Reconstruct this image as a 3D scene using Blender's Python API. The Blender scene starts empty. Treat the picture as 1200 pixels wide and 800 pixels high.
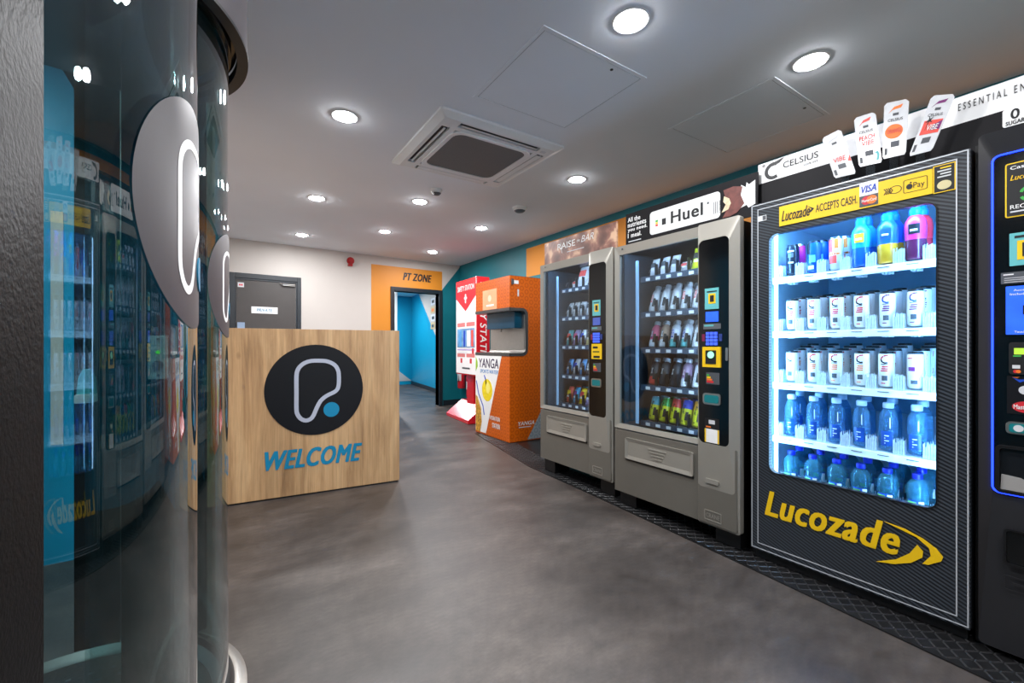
import bpy, bmesh, math, random
from mathutils import Vector, Matrix
random.seed(7)
R = math.radians
scene = bpy.context.scene
COL = scene.collection

# ------------------------------------------------------------------ camera
CF, CYAW, CHZ, CZ = 508.0, 33.4, 405.0, 1.1
cd = bpy.data.cameras.new('camera'); cam = bpy.data.objects.new('camera', cd); COL.objects.link(cam)
cd.sensor_width = 36.0; cd.lens = CF / 1200 * 36; cd.shift_y = (CHZ - 400) / 1200; cd.clip_start = 0.02
cam.location = (0, 0, CZ); cam.rotation_euler = (R(90), 0, R(-CYAW))
scene.camera = cam
# ------------------------------------------------------------------ world, exposure
w = bpy.data.worlds.new('world'); scene.world = w; w.use_nodes = True
w.node_tree.nodes['Background'].inputs[0].default_value = (.5, .55, .6, 1)
w.node_tree.nodes['Background'].inputs[1].default_value = .25
vs = scene.view_settings
vs.view_transform = 'Standard'; vs.look = 'None'; vs.gamma = 1; vs.use_curve_mapping = False
vs.exposure = 0.09
LAMP_W = 19.0            # each recessed downlight
LOBBY_W = 26.0
CORRIDOR_W = 55.0
FRIDGE_LED = 150.0
SNACK_LED = 80.0
H = 2.6                  # ceiling height

# ------------------------------------------------------------------ unprojection onto real planes
_s, _c = math.sin(R(CYAW)), math.cos(R(CYAW))
def _ray(u, v):
    d = (u - 600) / CF
    return (_s + d * _c, _c - d * _s, (CHZ - v) / CF)
def UX(u, v, x): r = _ray(u, v); t = x / r[0]; return (r[1] * t, CZ + r[2] * t)     # -> y, z on plane X = x
def UY(u, v, y): r = _ray(u, v); t = y / r[1]; return (r[0] * t, CZ + r[2] * t)
def UZ(u, v, z): r = _ray(u, v); t = (z - CZ) / r[2]; return (r[0] * t, r[1] * t)
BWY, BWK = 7.19, .045
def UB(u, v): r = _ray(u, v); t = BWY / (r[1] - BWK * r[0]); return (r[0] * t, CZ + r[2] * t)

# ------------------------------------------------------------------ materials
def lin(c):
    return tuple(((x / 255) / 12.92 if x / 255 <= .04045 else ((x / 255 + .055) / 1.055) ** 2.4) for x in c)
MATS = {}
def mat(name, rgb, rough=.5, metal=0., var=.06, scale=8., bump=0., bscale=60., emit=0., spec=.5, coat=0., alpha=1.):
    if name in MATS: return MATS[name]
    m = bpy.data.materials.new(name); m.use_nodes = True; nt = m.node_tree; n = nt.nodes; l = nt.links
    b = n['Principled BSDF']; c = lin(rgb)
    tc = n.new('ShaderNodeTexCoord')
    if var > 0:
        no = n.new('ShaderNodeTexNoise'); no.inputs['Scale'].default_value = scale; no.inputs['Detail'].default_value = 3
        l.new(tc.outputs['Object'], no.inputs['Vector'])
        r = n.new('ShaderNodeValToRGB'); r.color_ramp.elements[0].position = .3; r.color_ramp.elements[1].position = .7
        r.color_ramp.elements[0].color = tuple(x * (1 - var) for x in c) + (1,)
        r.color_ramp.elements[1].color = tuple(min(1, x * (1 + var)) for x in c) + (1,)
        l.new(no.outputs['Fac'], r.inputs[0]); l.new(r.outputs[0], b.inputs['Base Color'])
    else:
        b.inputs['Base Color'].default_value = c + (1,)
    b.inputs['Roughness'].default_value = rough; b.inputs['Metallic'].default_value = metal
    b.inputs['Specular IOR Level'].default_value = spec; b.inputs['Coat Weight'].default_value = coat
    if bump:
        n2 = n.new('ShaderNodeTexNoise'); n2.inputs['Scale'].default_value = bscale; n2.inputs['Detail'].default_value = 2
        l.new(tc.outputs['Object'], n2.inputs['Vector'])
        bp = n.new('ShaderNodeBump'); bp.inputs['Strength'].default_value = bump; bp.inputs['Distance'].default_value = .004
        l.new(n2.outputs['Fac'], bp.inputs['Height']); l.new(bp.outputs['Normal'], b.inputs['Normal'])
    if emit:
        b.inputs['Emission Color'].default_value = c + (1,); b.inputs['Emission Strength'].default_value = emit
    MATS[name] = m; return m

def glass(name, tint=(235, 245, 245), ior=1.5, k=1.0, rough=0.0):
    """clear sheet: what is behind shows through, the room reflects by Fresnel"""
    if name in MATS: return MATS[name]
    m = bpy.data.materials.new(name); m.use_nodes = True; nt = m.node_tree; n = nt.nodes; l = nt.links
    n.remove(n['Principled BSDF']); out = n['Material Output']
    t = n.new('ShaderNodeBsdfTransparent'); t.inputs[0].default_value = lin(tint) + (1,)
    g = n.new('ShaderNodeBsdfGlossy'); g.inputs['Roughness'].default_value = rough; g.inputs[0].default_value = (1, 1, 1, 1)
    f = n.new('ShaderNodeFresnel'); ge = n.new('ShaderNodeNewGeometry'); mr = n.new('ShaderNodeMapRange')
    mr.inputs[3].default_value = ior; mr.inputs[4].default_value = 1 / ior; l.new(ge.outputs['Backfacing'], mr.inputs[0]); l.new(mr.outputs[0], f.inputs[0])
    mu = n.new('ShaderNodeMath'); mu.operation = 'MULTIPLY'; mu.inputs[1].default_value = k; mu.use_clamp = True
    mx = n.new('ShaderNodeMixShader')
    l.new(f.outputs[0], mu.inputs[0]); l.new(mu.outputs[0], mx.inputs[0]); l.new(t.outputs[0], mx.inputs[1]); l.new(g.outputs[0], mx.inputs[2])
    l.new(mx.outputs[0], out.inputs[0]); MATS[name] = m; return m

def nodemat(name, rough=.5):
    m = bpy.data.materials.new(name); m.use_nodes = True; nt = m.node_tree
    b = nt.nodes['Principled BSDF']; b.inputs['Roughness'].default_value = rough
    tc = nt.nodes.new('ShaderNodeTexCoord'); MATS[name] = m
    return m, nt, nt.nodes, nt.links, b, tc
def ramp(n, stops):
    r = n.new('ShaderNodeValToRGB'); e = r.color_ramp.elements
    e[0].position, e[0].color = stops[0][0], lin(stops[0][1]) + (1,)
    e[1].position, e[1].color = stops[-1][0], lin(stops[-1][1]) + (1,)
    for p, c in stops[1:-1]:
        x = e.new(p); x.color = lin(c) + (1,)
    return r

def floor_mat():
    m, nt, n, l, b, tc = nodemat('floor_vinyl', .42)
    a = n.new('ShaderNodeTexNoise'); a.inputs['Scale'].default_value = 1.6; a.inputs['Detail'].default_value = 9; a.inputs['Roughness'].default_value = .72
    mp = n.new('ShaderNodeMapping'); mp.inputs['Scale'].default_value = (1, 1.6, 1)
    l.new(tc.outputs['Object'], mp.inputs[0]); l.new(mp.outputs[0], a.inputs['Vector'])
    r = ramp(n, [(.3, (41, 36, 34)), (.46, (59, 53, 50)), (.56, (72, 65, 61)), (.75, (98, 89, 84))])
    l.new(a.outputs['Fac'], r.inputs[0])
    g = n.new('ShaderNodeTexNoise'); g.inputs['Scale'].default_value = 26; g.inputs['Detail'].default_value = 8; g.inputs['Roughness'].default_value = .75
    l.new(mp.outputs[0], g.inputs['Vector'])
    mx = n.new('ShaderNodeMixRGB'); mx.blend_type = 'OVERLAY'; mx.inputs[0].default_value = .6
    l.new(r.outputs[0], mx.inputs[1]); l.new(g.outputs['Fac'], mx.inputs[2]); l.new(mx.outputs[0], b.inputs['Base Color'])
    rr = n.new('ShaderNodeMapRange'); rr.inputs[3].default_value = .34; rr.inputs[4].default_value = .52
    l.new(a.outputs['Fac'], rr.inputs[0]); l.new(rr.outputs[0], b.inputs['Roughness'])
    bp = n.new('ShaderNodeBump'); bp.inputs['Strength'].default_value = .08; bp.inputs['Distance'].default_value = .003
    l.new(g.outputs['Fac'], bp.inputs['Height']); l.new(bp.outputs[0], b.inputs['Normal'])
    return m

def wood_mat():
    m, nt, n, l, b, tc = nodemat('oak_laminate', .5)
    mp = n.new('ShaderNodeMapping'); mp.inputs['Scale'].default_value = (5, 5, .55)
    l.new(tc.outputs['Object'], mp.inputs[0])
    a = n.new('ShaderNodeTexNoise'); a.inputs['Scale'].default_value = 2.2; a.inputs['Detail'].default_value = 8; a.inputs['Roughness'].default_value = .62; a.inputs['Distortion'].default_value = .5
    l.new(mp.outputs[0], a.inputs['Vector'])
    r = ramp(n, [(.28, (128, 96, 64)), (.42, (164, 127, 88)), (.55, (182, 145, 103)), (.72, (194, 159, 117))])
    l.new(a.outputs['Fac'], r.inputs[0])
    mp2 = n.new('ShaderNodeMapping'); mp2.inputs['Scale'].default_value = (40, 40, 1.1); l.new(tc.outputs['Object'], mp2.inputs[0])
    f = n.new('ShaderNodeTexNoise'); f.inputs['Scale'].default_value = 3; f.inputs['Detail'].default_value = 4; l.new(mp2.outputs[0], f.inputs['Vector'])
    mx = n.new('ShaderNodeMixRGB'); mx.blend_type = 'OVERLAY'; mx.inputs[0].default_value = .4
    l.new(r.outputs[0], mx.inputs[1]); l.new(f.outputs['Fac'], mx.inputs[2])
    # a few dark knots
    v = n.new('ShaderNodeTexVoronoi'); v.inputs['Scale'].default_value = 2.6
    mp3 = n.new('ShaderNodeMapping'); mp3.inputs['Scale'].default_value = (1.7, 1.7, .9); l.new(tc.outputs['Object'], mp3.inputs[0]); l.new(mp3.outputs[0], v.inputs['Vector'])
    kr = ramp(n, [(.02, (95, 66, 44)), (.09, (255, 255, 255))]); l.new(v.outputs['Distance'], kr.inputs[0])
    m2 = n.new('ShaderNodeMixRGB'); m2.blend_type = 'MULTIPLY'; m2.inputs[0].default_value = .55
    l.new(mx.outputs[0], m2.inputs[1]); l.new(kr.outputs[0], m2.inputs[2]); l.new(m2.outputs[0], b.inputs['Base Color'])
    return m

def carbon_mat():
    m, nt, n, l, b, tc = nodemat('carbon_weave', .38)
    mp = n.new('ShaderNodeMapping'); mp.inputs['Rotation'].default_value = (R(-24), 0, 0); l.new(tc.outputs['Object'], mp.inputs[0])
    wv = n.new('ShaderNodeTexWave'); wv.bands_direction = 'Z'; wv.inputs['Scale'].default_value = 23; wv.inputs['Distortion'].default_value = 0
    l.new(mp.outputs[0], wv.inputs['Vector'])
    r = ramp(n, [(.35, (20, 23, 28)), (.65, (62, 68, 76))]); l.new(wv.outputs['Fac'], r.inputs[0]); l.new(r.outputs[0], b.inputs['Base Color'])
    return m

def hexmat(name, base, dark, k=95.):
    """flat printed honeycomb: three crossed cosine waves"""
    m, nt, n, l, b, tc = nodemat(name, .38)
    sep = n.new('ShaderNodeSeparateXYZ'); l.new(tc.outputs['Object'], sep.inputs[0])
    ad = n.new('ShaderNodeMath'); ad.operation = 'ADD'; l.new(sep.outputs[0], ad.inputs[0]); l.new(sep.outputs[1], ad.inputs[1])
    def wave(cx, cz):
        a = n.new('ShaderNodeMath'); a.operation = 'MULTIPLY'; a.inputs[1].default_value = k * cx; l.new(ad.outputs[0], a.inputs[0])
        z = n.new('ShaderNodeMath'); z.operation = 'MULTIPLY'; z.inputs[1].default_value = k * cz; l.new(sep.outputs[2], z.inputs[0])
        s = n.new('ShaderNodeMath'); s.operation = 'ADD'; l.new(a.outputs[0], s.inputs[0]); l.new(z.outputs[0], s.inputs[1])
        c = n.new('ShaderNodeMath'); c.operation = 'COSINE'; l.new(s.outputs[0], c.inputs[0]); return c
    w1, w2, w3 = wave(1, 0), wave(.5, .866), wave(.5, -.866)
    s1 = n.new('ShaderNodeMath'); l.new(w1.outputs[0], s1.inputs[0]); l.new(w2.outputs[0], s1.inputs[1])
    s2 = n.new('ShaderNodeMath'); l.new(s1.outputs[0], s2.inputs[0]); l.new(w3.outputs[0], s2.inputs[1])
    mr = n.new('ShaderNodeMapRange'); mr.inputs[1].default_value = -1.5; mr.inputs[2].default_value = 3; l.new(s2.outputs[0], mr.inputs[0])
    r = ramp(n, [(.12, base), (.4, dark), (.8, base)]); l.new(mr.outputs[0], r.inputs[0]); l.new(r.outputs[0], b.inputs['Base Color'])
    return m

def choc_mat(name):
    m, nt, n, l, b, tc = nodemat(name, .4)
    v = n.new('ShaderNodeTexVoronoi'); v.inputs['Scale'].default_value = 9; v.inputs['Randomness'].default_value = 1
    no = n.new('ShaderNodeTexNoise'); no.inputs['Scale'].default_value = 6; no.inputs['Detail'].default_value = 4; no.inputs['Distortion'].default_value = 1.5
    l.new(tc.outputs['Object'], v.inputs['Vector']); l.new(tc.outputs['Object'], no.inputs['Vector'])
    mx = n.new('ShaderNodeMixRGB'); mx.inputs[0].default_value = .6; l.new(v.outputs['Distance'], mx.inputs[1]); l.new(no.outputs['Fac'], mx.inputs[2])
    r = ramp(n, [(.25, (74, 44, 36)), (.45, (118, 78, 66)), (.56, (158, 108, 92)), (.66, (224, 184, 150))]); l.new(mx.outputs[0], r.inputs[0])
    l.new(r.outputs[0], b.inputs['Base Color']); return m

M_FLOOR = floor_mat(); M_WOOD = wood_mat(); M_CARBON = carbon_mat()
M_HEX = hexmat('orange_honeycomb', (210, 98, 4), (180, 70, 2)); M_HEXG = hexmat('grey_honeycomb', (150, 158, 164), (120, 128, 136))
M_CHOC = choc_mat('chocolate_print')
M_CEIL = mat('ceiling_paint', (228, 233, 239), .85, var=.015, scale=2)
M_WHITE = mat('white_wall_paint', (188, 182, 176), .7, var=.015, scale=3)
M_TEAL = mat('teal_wall_paint', (0, 104, 116), .5, var=.03, scale=2)
M_TEALB = mat('teal_blue_paint', (0, 144, 182), .4, var=.03, scale=2)
M_ORANGE = mat('orange_wall_paint', (200, 126, 26), .55, var=.03, scale=2)
M_BLACKTEX = mat('black_textured_powder_coat', (12, 12, 13), .5, var=.05, bump=.22, bscale=240, spec=.08)
M_BLACK = mat('black_plastic', (14, 14, 16), .4, var=.1)
M_BLACKG = mat('black_gloss', (9, 11, 13), .12, var=.05)
M_FRAME = mat('dark_blue_black_paint', (26, 33, 40), .35, var=.08)
M_DOOR = mat('dark_brown_door', (64, 60, 58), .5, var=.05)
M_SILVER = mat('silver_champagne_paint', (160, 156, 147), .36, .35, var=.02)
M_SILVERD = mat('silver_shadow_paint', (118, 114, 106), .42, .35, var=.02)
M_STEEL = mat('brushed_steel', (178, 176, 172), .32, .9, var=.04, scale=30)
M_WPL = mat('white_plastic', (226, 228, 228), .45, var=.02)
M_GREYM = mat('grey_mesh', (104, 104, 102), .7, var=.15, scale=200)
M_YEL = mat('yellow_print', (240, 196, 14), .45, var=.02)
M_INK = mat('black_print', (16, 17, 20), .5, var=.03)
M_WINK = mat('white_print', (240, 240, 240), .5, var=.02)
M_NAVY = mat('navy_black_vinyl', (9, 11, 17), .5, var=.05, spec=.3)
M_LOGOGREY = mat('pale_grey_vinyl', (168, 172, 186), .45, var=.02)
M_BLUEV = mat('blue_vinyl', (0, 122, 160), .45, var=.03)
M_RED = mat('red_powder_coat', (206, 30, 44), .25, var=.03, coat=.4)
M_REDP = mat('red_print', (206, 40, 52), .45, var=.03)
M_RUBBER = mat('black_rubber', (24, 24, 25), .32, var=.2, scale=40)
M_TEALP = mat('pale_teal_print', (96, 182, 186), .5, var=.03)
M_GREENP = mat('green_print', (60, 170, 70), .5, var=.03)
M_LGREYP = mat('light_grey_print', (206, 208, 212), .5, var=.03)
M_DGREYP = mat('dark_grey_print', (74, 78, 84), .5, var=.05)
M_BLUEP = mat('blue_print', (20, 70, 190), .45, var=.05)
M_PINKP = mat('pink_print', (222, 90, 130), .45, var=.05)
M_PURP = mat('purple_print', (120, 40, 110), .45, var=.05)
M_ORP = mat('orange_print', (236, 120, 40), .45, var=.05)
M_CORAL = mat('coral_print', (232, 78, 66), .45, var=.05)
M_ALU = mat('aluminium_can_end', (190, 192, 196), .25, .9, var=.03)
M_DLID = mat('dark_can_end', (18, 22, 30), .3, .4, var=.05)
M_ACRY = glass('clear_acrylic', (232, 238, 240), 1.49, 1.3)
def halfclear(name, tint, col, fac, rough=.08):
    m = bpy.data.materials.new(name); m.use_nodes = True; nt = m.node_tree; n = nt.nodes; l = nt.links; b = n['Principled BSDF']
    no = n.new('ShaderNodeTexNoise'); no.inputs['Scale'].default_value = 60; tc = n.new('ShaderNodeTexCoord'); l.new(tc.outputs['Object'], no.inputs['Vector'])
    r = ramp(n, [(.35, tuple(int(x * .93) for x in col)), (.65, col)]); l.new(no.outputs['Fac'], r.inputs[0]); l.new(r.outputs[0], b.inputs['Base Color'])
    b.inputs['Roughness'].default_value = rough; b.inputs['Specular IOR Level'].default_value = .7
    t = n.new('ShaderNodeBsdfTransparent'); t.inputs[0].default_value = lin(tint) + (1,); mx = n.new('ShaderNodeMixShader'); mx.inputs[0].default_value = fac
    l.new(t.outputs[0], mx.inputs[1]); l.new(b.outputs[0], mx.inputs[2]); l.new(mx.outputs[0], n['Material Output'].inputs[0]); MATS[name] = m; return m
M_FROST = halfclear('frosted_acrylic', (236, 244, 250), (236, 244, 250), .5)
M_PODGLASS = glass('pod_glass', (206, 226, 226), 1.52, 1.5)
M_MGLASS = glass('machine_glass', (226, 234, 238), 1.5, 1.0)
M_FGLASS = glass('fridge_glass', (244, 250, 252), 1.4, .5)
M_LED = mat('cool_white_led', (136, 196, 250), .5, var=0, emit=FRIDGE_LED)
M_SLED = mat('snack_fill_led', (190, 222, 255), .5, var=0, emit=SNACK_LED)
M_LAMP = mat('lamp_diffuser', (252, 252, 255), .5, var=0, emit=115)
M_LEDB = mat('blue_led', (30, 60, 255), .5, var=0, emit=3.5)
M_SCREEN = mat('blue_screen', (40, 90, 230), .3, var=.25, scale=20, emit=.7)
M_LCD = mat('green_lcd', (160, 200, 60), .4, var=.05, emit=.6)
M_KEY = mat('blue_lit_key', (60, 90, 220), .4, var=0, emit=.8)
M_GLOW = mat('green_lit_ring', (150, 240, 190), .4, var=0, emit=.9)

# ------------------------------------------------------------------ mesh building
class MB:
    def __init__(s): s.v = []; s.f = []; s.m = []; s.sm = []
    def add(s, vs, fs, m=0, smooth=False):
        o = len(s.v); s.v += [tuple(p) for p in vs]
        for f in fs: s.f.append(tuple(i + o for i in f)); s.m.append(m); s.sm.append(smooth)
        return s
    def box(s, x0, x1, y0, y1, z0, z1, m=0):
        return s.add([(x0, y0, z0), (x1, y0, z0), (x1, y1, z0), (x0, y1, z0), (x0, y0, z1), (x1, y0, z1), (x1, y1, z1), (x0, y1, z1)],
                     [(3, 2, 1, 0), (4, 5, 6, 7), (0, 1, 5, 4), (1, 2, 6, 5), (2, 3, 7, 6), (3, 0, 4, 7)], m)
    def prism(s, poly, fr, d0, d1, m=0):
        n = len(poly)
        vs = [fr(a, b, d0) for a, b in poly] + [fr(a, b, d1) for a, b in poly]
        return s.add(vs, [tuple(range(n))[::-1], tuple(range(n, 2 * n))] + [(i, (i + 1) % n, n + (i + 1) % n, n + i) for i in range(n)], m)
    def plate(s, outer, inner, fr, d0, d1, m=0, din=None):
        """ring shaped plate; outer and inner loops have equal counts; din = depth of front inner edge (bevel)"""
        n = len(outer); di = d1 if din is None else din
        vs = [fr(a, b, d0) for a, b in outer] + [fr(a, b, d1) for a, b in outer] + [fr(a, b, d0) for a, b in inner] + [fr(a, b, di) for a, b in inner]
        fs = []
        for i in range(n):
            j = (i + 1) % n
            fs += [(i, j, n + j, n + i), (n + i, n + j, 3 * n + j, 3 * n + i), (2 * n + i, 3 * n + i, 3 * n + j, 2 * n + j), (i, 2 * n + i, 2 * n + j, j)]
        return s.add(vs, fs, m)
    def lathe(s, prof, seg=24, c=(0, 0, 0), mats=None, smooth=True, a0=0., a1=2 * math.pi):
        full = abs(a1 - a0 - 2 * math.pi) < 1e-6; k = seg if full else seg + 1
        vs = []
        for r, z in prof:
            for i in range(k):
                a = a0 + (a1 - a0) * i / seg
                vs.append((c[0] + r * math.cos(a), c[1] + r * math.sin(a), c[2] + z))
        for j in range(len(prof) - 1):
            fs = []
            for i in range(seg):
                i2 = (i + 1) % k
                fs.append((j * k + i, j * k + i2, (j + 1) * k + i2, (j + 1) * k + i))
            o = len(s.v) if j == 0 else o
            if j == 0: s.v += vs
            for f in fs: s.f.append(tuple(q + o for q in f)); s.m.append(mats[j] if mats else 0); s.sm.append(smooth)
        return s
    def tube(s, pts, r, seg=6, closed=False, m=0, smooth=True):
        P = [Vector(p) for p in pts]; n = len(P); vs = []; up = Vector((0, 0, 1))
        for i in range(n):
            t = (P[(i + 1) % n] - P[i - 1]) if closed else (P[min(i + 1, n - 1)] - P[max(i - 1, 0)])
            t.normalize(); a = t.cross(up)
            if a.length < .05: a = t.cross(Vector((1, 0, 0)))
            a.normalize(); b = t.cross(a)
            for k in range(seg):
                q = 2 * math.pi * k / seg; vs.append(P[i] + a * (r * math.cos(q)) + b * (r * math.sin(q)))
        fs = []
        for i in range(n if closed else n - 1):
            i2 = (i + 1) % n
            for k in range(seg): fs.append((i * seg + k, i * seg + (k + 1) % seg, i2 * seg + (k + 1) % seg, i2 * seg + k))
        if not closed: fs += [tuple(range(seg))[::-1], tuple(range((n - 1) * seg, n * seg))]
        return s.add(vs, fs, m, smooth)
    def strip(s, path, wd, fr, d0, d1, closed=False, m=0):
        """flat band of width wd along a 2-d path"""
        n = len(path); L = []; Q = []
        for i in range(n):
            a = path[i - 1] if (closed or i > 0) else path[i]; b = path[(i + 1) % n] if (closed or i < n - 1) else path[i]
            tx, ty = b[0] - a[0], b[1] - a[1]; q = math.hypot(tx, ty) or 1; nx, ny = -ty / q, tx / q
            L.append((path[i][0] + nx * wd / 2, path[i][1] + ny * wd / 2)); Q.append((path[i][0] - nx * wd / 2, path[i][1] - ny * wd / 2))
        vs = [fr(*p, d1) for p in L] + [fr(*p, d1) for p in Q] + [fr(*p, d0) for p in L] + [fr(*p, d0) for p in Q]; fs = []
        for i in range(n if closed else n - 1):
            j = (i + 1) % n
            fs += [(i, j, n + j, n + i), (2 * n + i, 2 * n + j, j, i), (n + i, n + j, 3 * n + j, 3 * n + i)]
        return s.add(vs, fs, m)
    def disc(s, cx, cy, r, fr, d0, d1, seg=32, m=0, ry=None):
        ry = ry or r
        return s.prism([(cx + r * math.cos(2 * math.pi * i / seg), cy + ry * math.sin(2 * math.pi * i / seg)) for i in range(seg)], fr, d0, d1, m)
    def mesh(s, name, mats, bevel=0, bseg=2, off=None):
        me = bpy.data.meshes.new(name)
        vs = s.v if off is None else [(a - off[0], b - off[1], c - off[2]) for a, b, c in s.v]
        me.from_pydata(vs, [], s.f)
        for x in (mats if isinstance(mats, (list, tuple)) else [mats]): me.materials.append(x)
        for p, mi, q in zip(me.polygons, s.m, s.sm): p.material_index = mi; p.use_smooth = q
        bm = bmesh.new(); bm.from_mesh(me)
        bmesh.ops.recalc_face_normals(bm, faces=bm.faces)
        if bevel:
            ed = [e for e in bm.edges if len(e.link_faces) == 2 and e.calc_face_angle(0) > .6]
            bmesh.ops.bevel(bm, geom=ed, offset=bevel, segments=bseg, affect='EDGES', profile=.6, clamp_overlap=True)
        bm.to_mesh(me); bm.free()
        if any(s.sm): me.set_sharp_from_angle(angle=R(38))
        return me
    def build(s, name, mats, parent=None, bevel=0, bseg=2, origin=None):
        """world-space vertices; parts are stored relative to their thing"""
        off = ROOT.get(parent.name) if parent is not None else origin
        o = bpy.data.objects.new(name, s.mesh(name, mats, bevel, bseg, off)); COL.objects.link(o)
        if parent is not None: o.parent = parent; ROOT[o.name] = off
        else:
            ROOT[o.name] = origin or (0, 0, 0)
            if origin: o.location = origin
        return o
ROOT = {}
def tag(o, label, cat=None, group=None, kind=None):
    o['label'] = label
    if cat: o['category'] = cat
    if group: o['group'] = group
    if kind: o['kind'] = kind
    return o
def thing(name, label, cat, loc=(0, 0, 0), group=None):
    o = bpy.data.objects.new(name, None); COL.objects.link(o); o.location = loc; o.empty_display_size = .1
    ROOT[o.name] = tuple(loc); return tag(o, label, cat, group)
def part(name, mesh, parent, loc=(0, 0, 0)):
    o = bpy.data.objects.new(name, mesh); COL.objects.link(o); o.parent = parent; o.location = loc; ROOT[o.name] = ROOT[parent.name]; return o
def copy_tree(o, parent=None):
    c = o.copy(); COL.objects.link(c); c.parent = parent
    for ch in list(o.children): copy_tree(ch, c)
    return c
def FX(x): return lambda y, z, d: (x - d, y, z)          # faces -X, coordinates (y, z)
def FY(y0): return lambda x, z, d: (x, y0 - d, z)        # faces -Y
def FB(x, z, d): return (x, BWY + BWK * x - d, z)         # the back wall
def FZ(z0): return lambda x, y, d: (x, y, z0 - d)        # faces down
def rrect(a0, a1, b0, b1, r, n=6):
    r = min(r, abs(a1 - a0) / 2 - 1e-4, abs(b1 - b0) / 2 - 1e-4); a0, a1 = min(a0, a1), max(a0, a1); b0, b1 = min(b0, b1), max(b0, b1); P = []
    for cx, cy, s in ((a1 - r, b1 - r, 0), (a0 + r, b1 - r, 90), (a0 + r, b0 + r, 180), (a1 - r, b0 + r, 270)):
        for i in range(n + 1):
            q = R(s + 90 * i / n); P.append((cx + r * math.cos(q), cy + r * math.sin(q)))
    return P
def rect(a0, a1, b0, b1): return [(a0, b0), (a1, b0), (a1, b1), (a0, b1)]

TXT = {}
def text_geo(s, shear, bold, space=1.):
    key = (s, shear, bold, space)
    if key in TXT: return TXT[key]
    cu = bpy.data.curves.new('t', 'FONT'); cu.body = s; cu.shear = shear; cu.offset = bold; cu.space_character = space; cu.resolution_u = 3
    o = bpy.data.objects.new('t', cu); COL.objects.link(o); bpy.context.view_layer.update()
    dg = bpy.context.evaluated_depsgraph_get(); me = bpy.data.meshes.new_from_object(o.evaluated_get(dg))
    vs = [(v.co.x, v.co.y) for v in me.vertices]; fs = [tuple(p.vertices) for p in me.polygons]
    bpy.data.objects.remove(o); bpy.data.curves.remove(cu); bpy.data.meshes.remove(me)
    x0 = min(v[0] for v in vs); x1 = max(v[0] for v in vs); y0 = min(v[1] for v in vs); y1 = max(v[1] for v in vs)
    TXT[key] = ([((a - x0) / (x1 - x0), (b - y0) / (y1 - y0)) for a, b in vs], fs); return TXT[key]
def text(name, s, fr, l, r, b, t, d, m, parent, shear=0., bold=.012):
    """lettering filling left l .. right r, bottom b .. top t of frame fr; bold strokes are widened sideways"""
    mb = MB(); txt_into(mb, s, fr, l, r, b, t, d, 0, shear, bold); return mb.build(name, m, parent)
def txt_into(mb, s, fr, l, r, b, t, d, m=0, shear=0., bold=.012):
    if bold <= .018:
        vs, fs = text_geo(s, shear, bold); cop = ((0, 0),); ex = ez = 0
    else:
        vs, fs = text_geo(s, shear, 0., 1 + (bold - .018) * 1.3); cop = ((-1, -1), (1, -1), (0, 0), (-1, 1), (1, 1))
        ex = (bold * .42 + .004) * abs(t - b); ez = ex * .55
    sg = 1 if r > l else -1
    l2, r2, b2, t2 = l + sg * ex, r - sg * ex, b + ez * (1 if t > b else -1), t - ez * (1 if t > b else -1)
    for i, (kx, kz) in enumerate(cop):
        mb.add([fr(l2 + (r2 - l2) * a + kx * ex, b2 + (t2 - b2) * q + kz * ez, d + i * .0002) for a, q in vs], fs, m)
    return mb

# ================================================================== THE SETTING
def struct(o, label): return tag(o, label, kind='structure')
XR = 3.67
def bwy(x): return BWY + BWK * x
f = MB().box(-3.1, 6.2, -1.7, 13.2, -.12, 0).build('floor', M_FLOOR); struct(f, 'grey mottled concrete look vinyl floor')
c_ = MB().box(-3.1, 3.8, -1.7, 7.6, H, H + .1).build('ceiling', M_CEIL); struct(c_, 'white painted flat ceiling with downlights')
wr = MB().box(XR, XR + .13, -1.7, 7.5, 0, H).build('wall_right', M_TEAL); struct(wr, 'teal painted wall behind the vending machines')
MB().box(XR - .003, XR, -1.7, 5.18, 2.10, 2.515).build('paint_band', M_ORANGE, wr)
# back wall with the PT zone doorway
DX0, DX1, DZ1 = 2.40, 3.236, 2.04
b = MB()
for x0, x1, z0, z1 in ((-1.2, DX0, 0, H), (DX0, DX1, DZ1, H), (DX1, XR + .02, 0, H)):
    b.prism(rect(x0, x1, z0, z1), FB, -.14, 0)
wb = b.build('wall_back', M_WHITE); struct(wb, 'white back wall with private door and orange doorway surround')
b = MB(); b.prism(rect(2.006, DX0, 0, DZ1), FB, 0, .003); b.prism(rect(2.006, 3.303, DZ1, 2.455), FB, 0, .003); b.build('paint_block', M_ORANGE, wb)
MB().prism([(3.303, 0), (XR, 0), (XR, 2.575), (3.303, 2.125)], FB, 0, .003).build('paint_corner', M_TEAL, wb)
l0, z0 = UB(472, 328); l1, z1 = UB(504.5, 331.5)
text('lettering', 'PT ZONE', FB, l0, l1 + .02, 2.235, 2.37, .006, M_INK, wb, shear=.3, bold=.11)
b = MB(); b.prism(rect(3.325, XR, 0, .1), FB, 0, .014); sk = b.build('trim_1', M_FRAME); struct(sk, 'dark skirting board beside the doorway')
# doorway frame
b = MB()
b.prism(rect(2.335, 2.40, 0, 2.11), FB, -.15, .025); b.prism(rect(DX1, 3.305, 0, 2.11), FB, -.15, .025); b.prism(rect(2.40, DX1, 2.04, 2.11), FB, -.15, .025)
struct(b.build('trim_2', M_FRAME, bevel=.004), 'dark frame around the open doorway under the orange wall')
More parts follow.
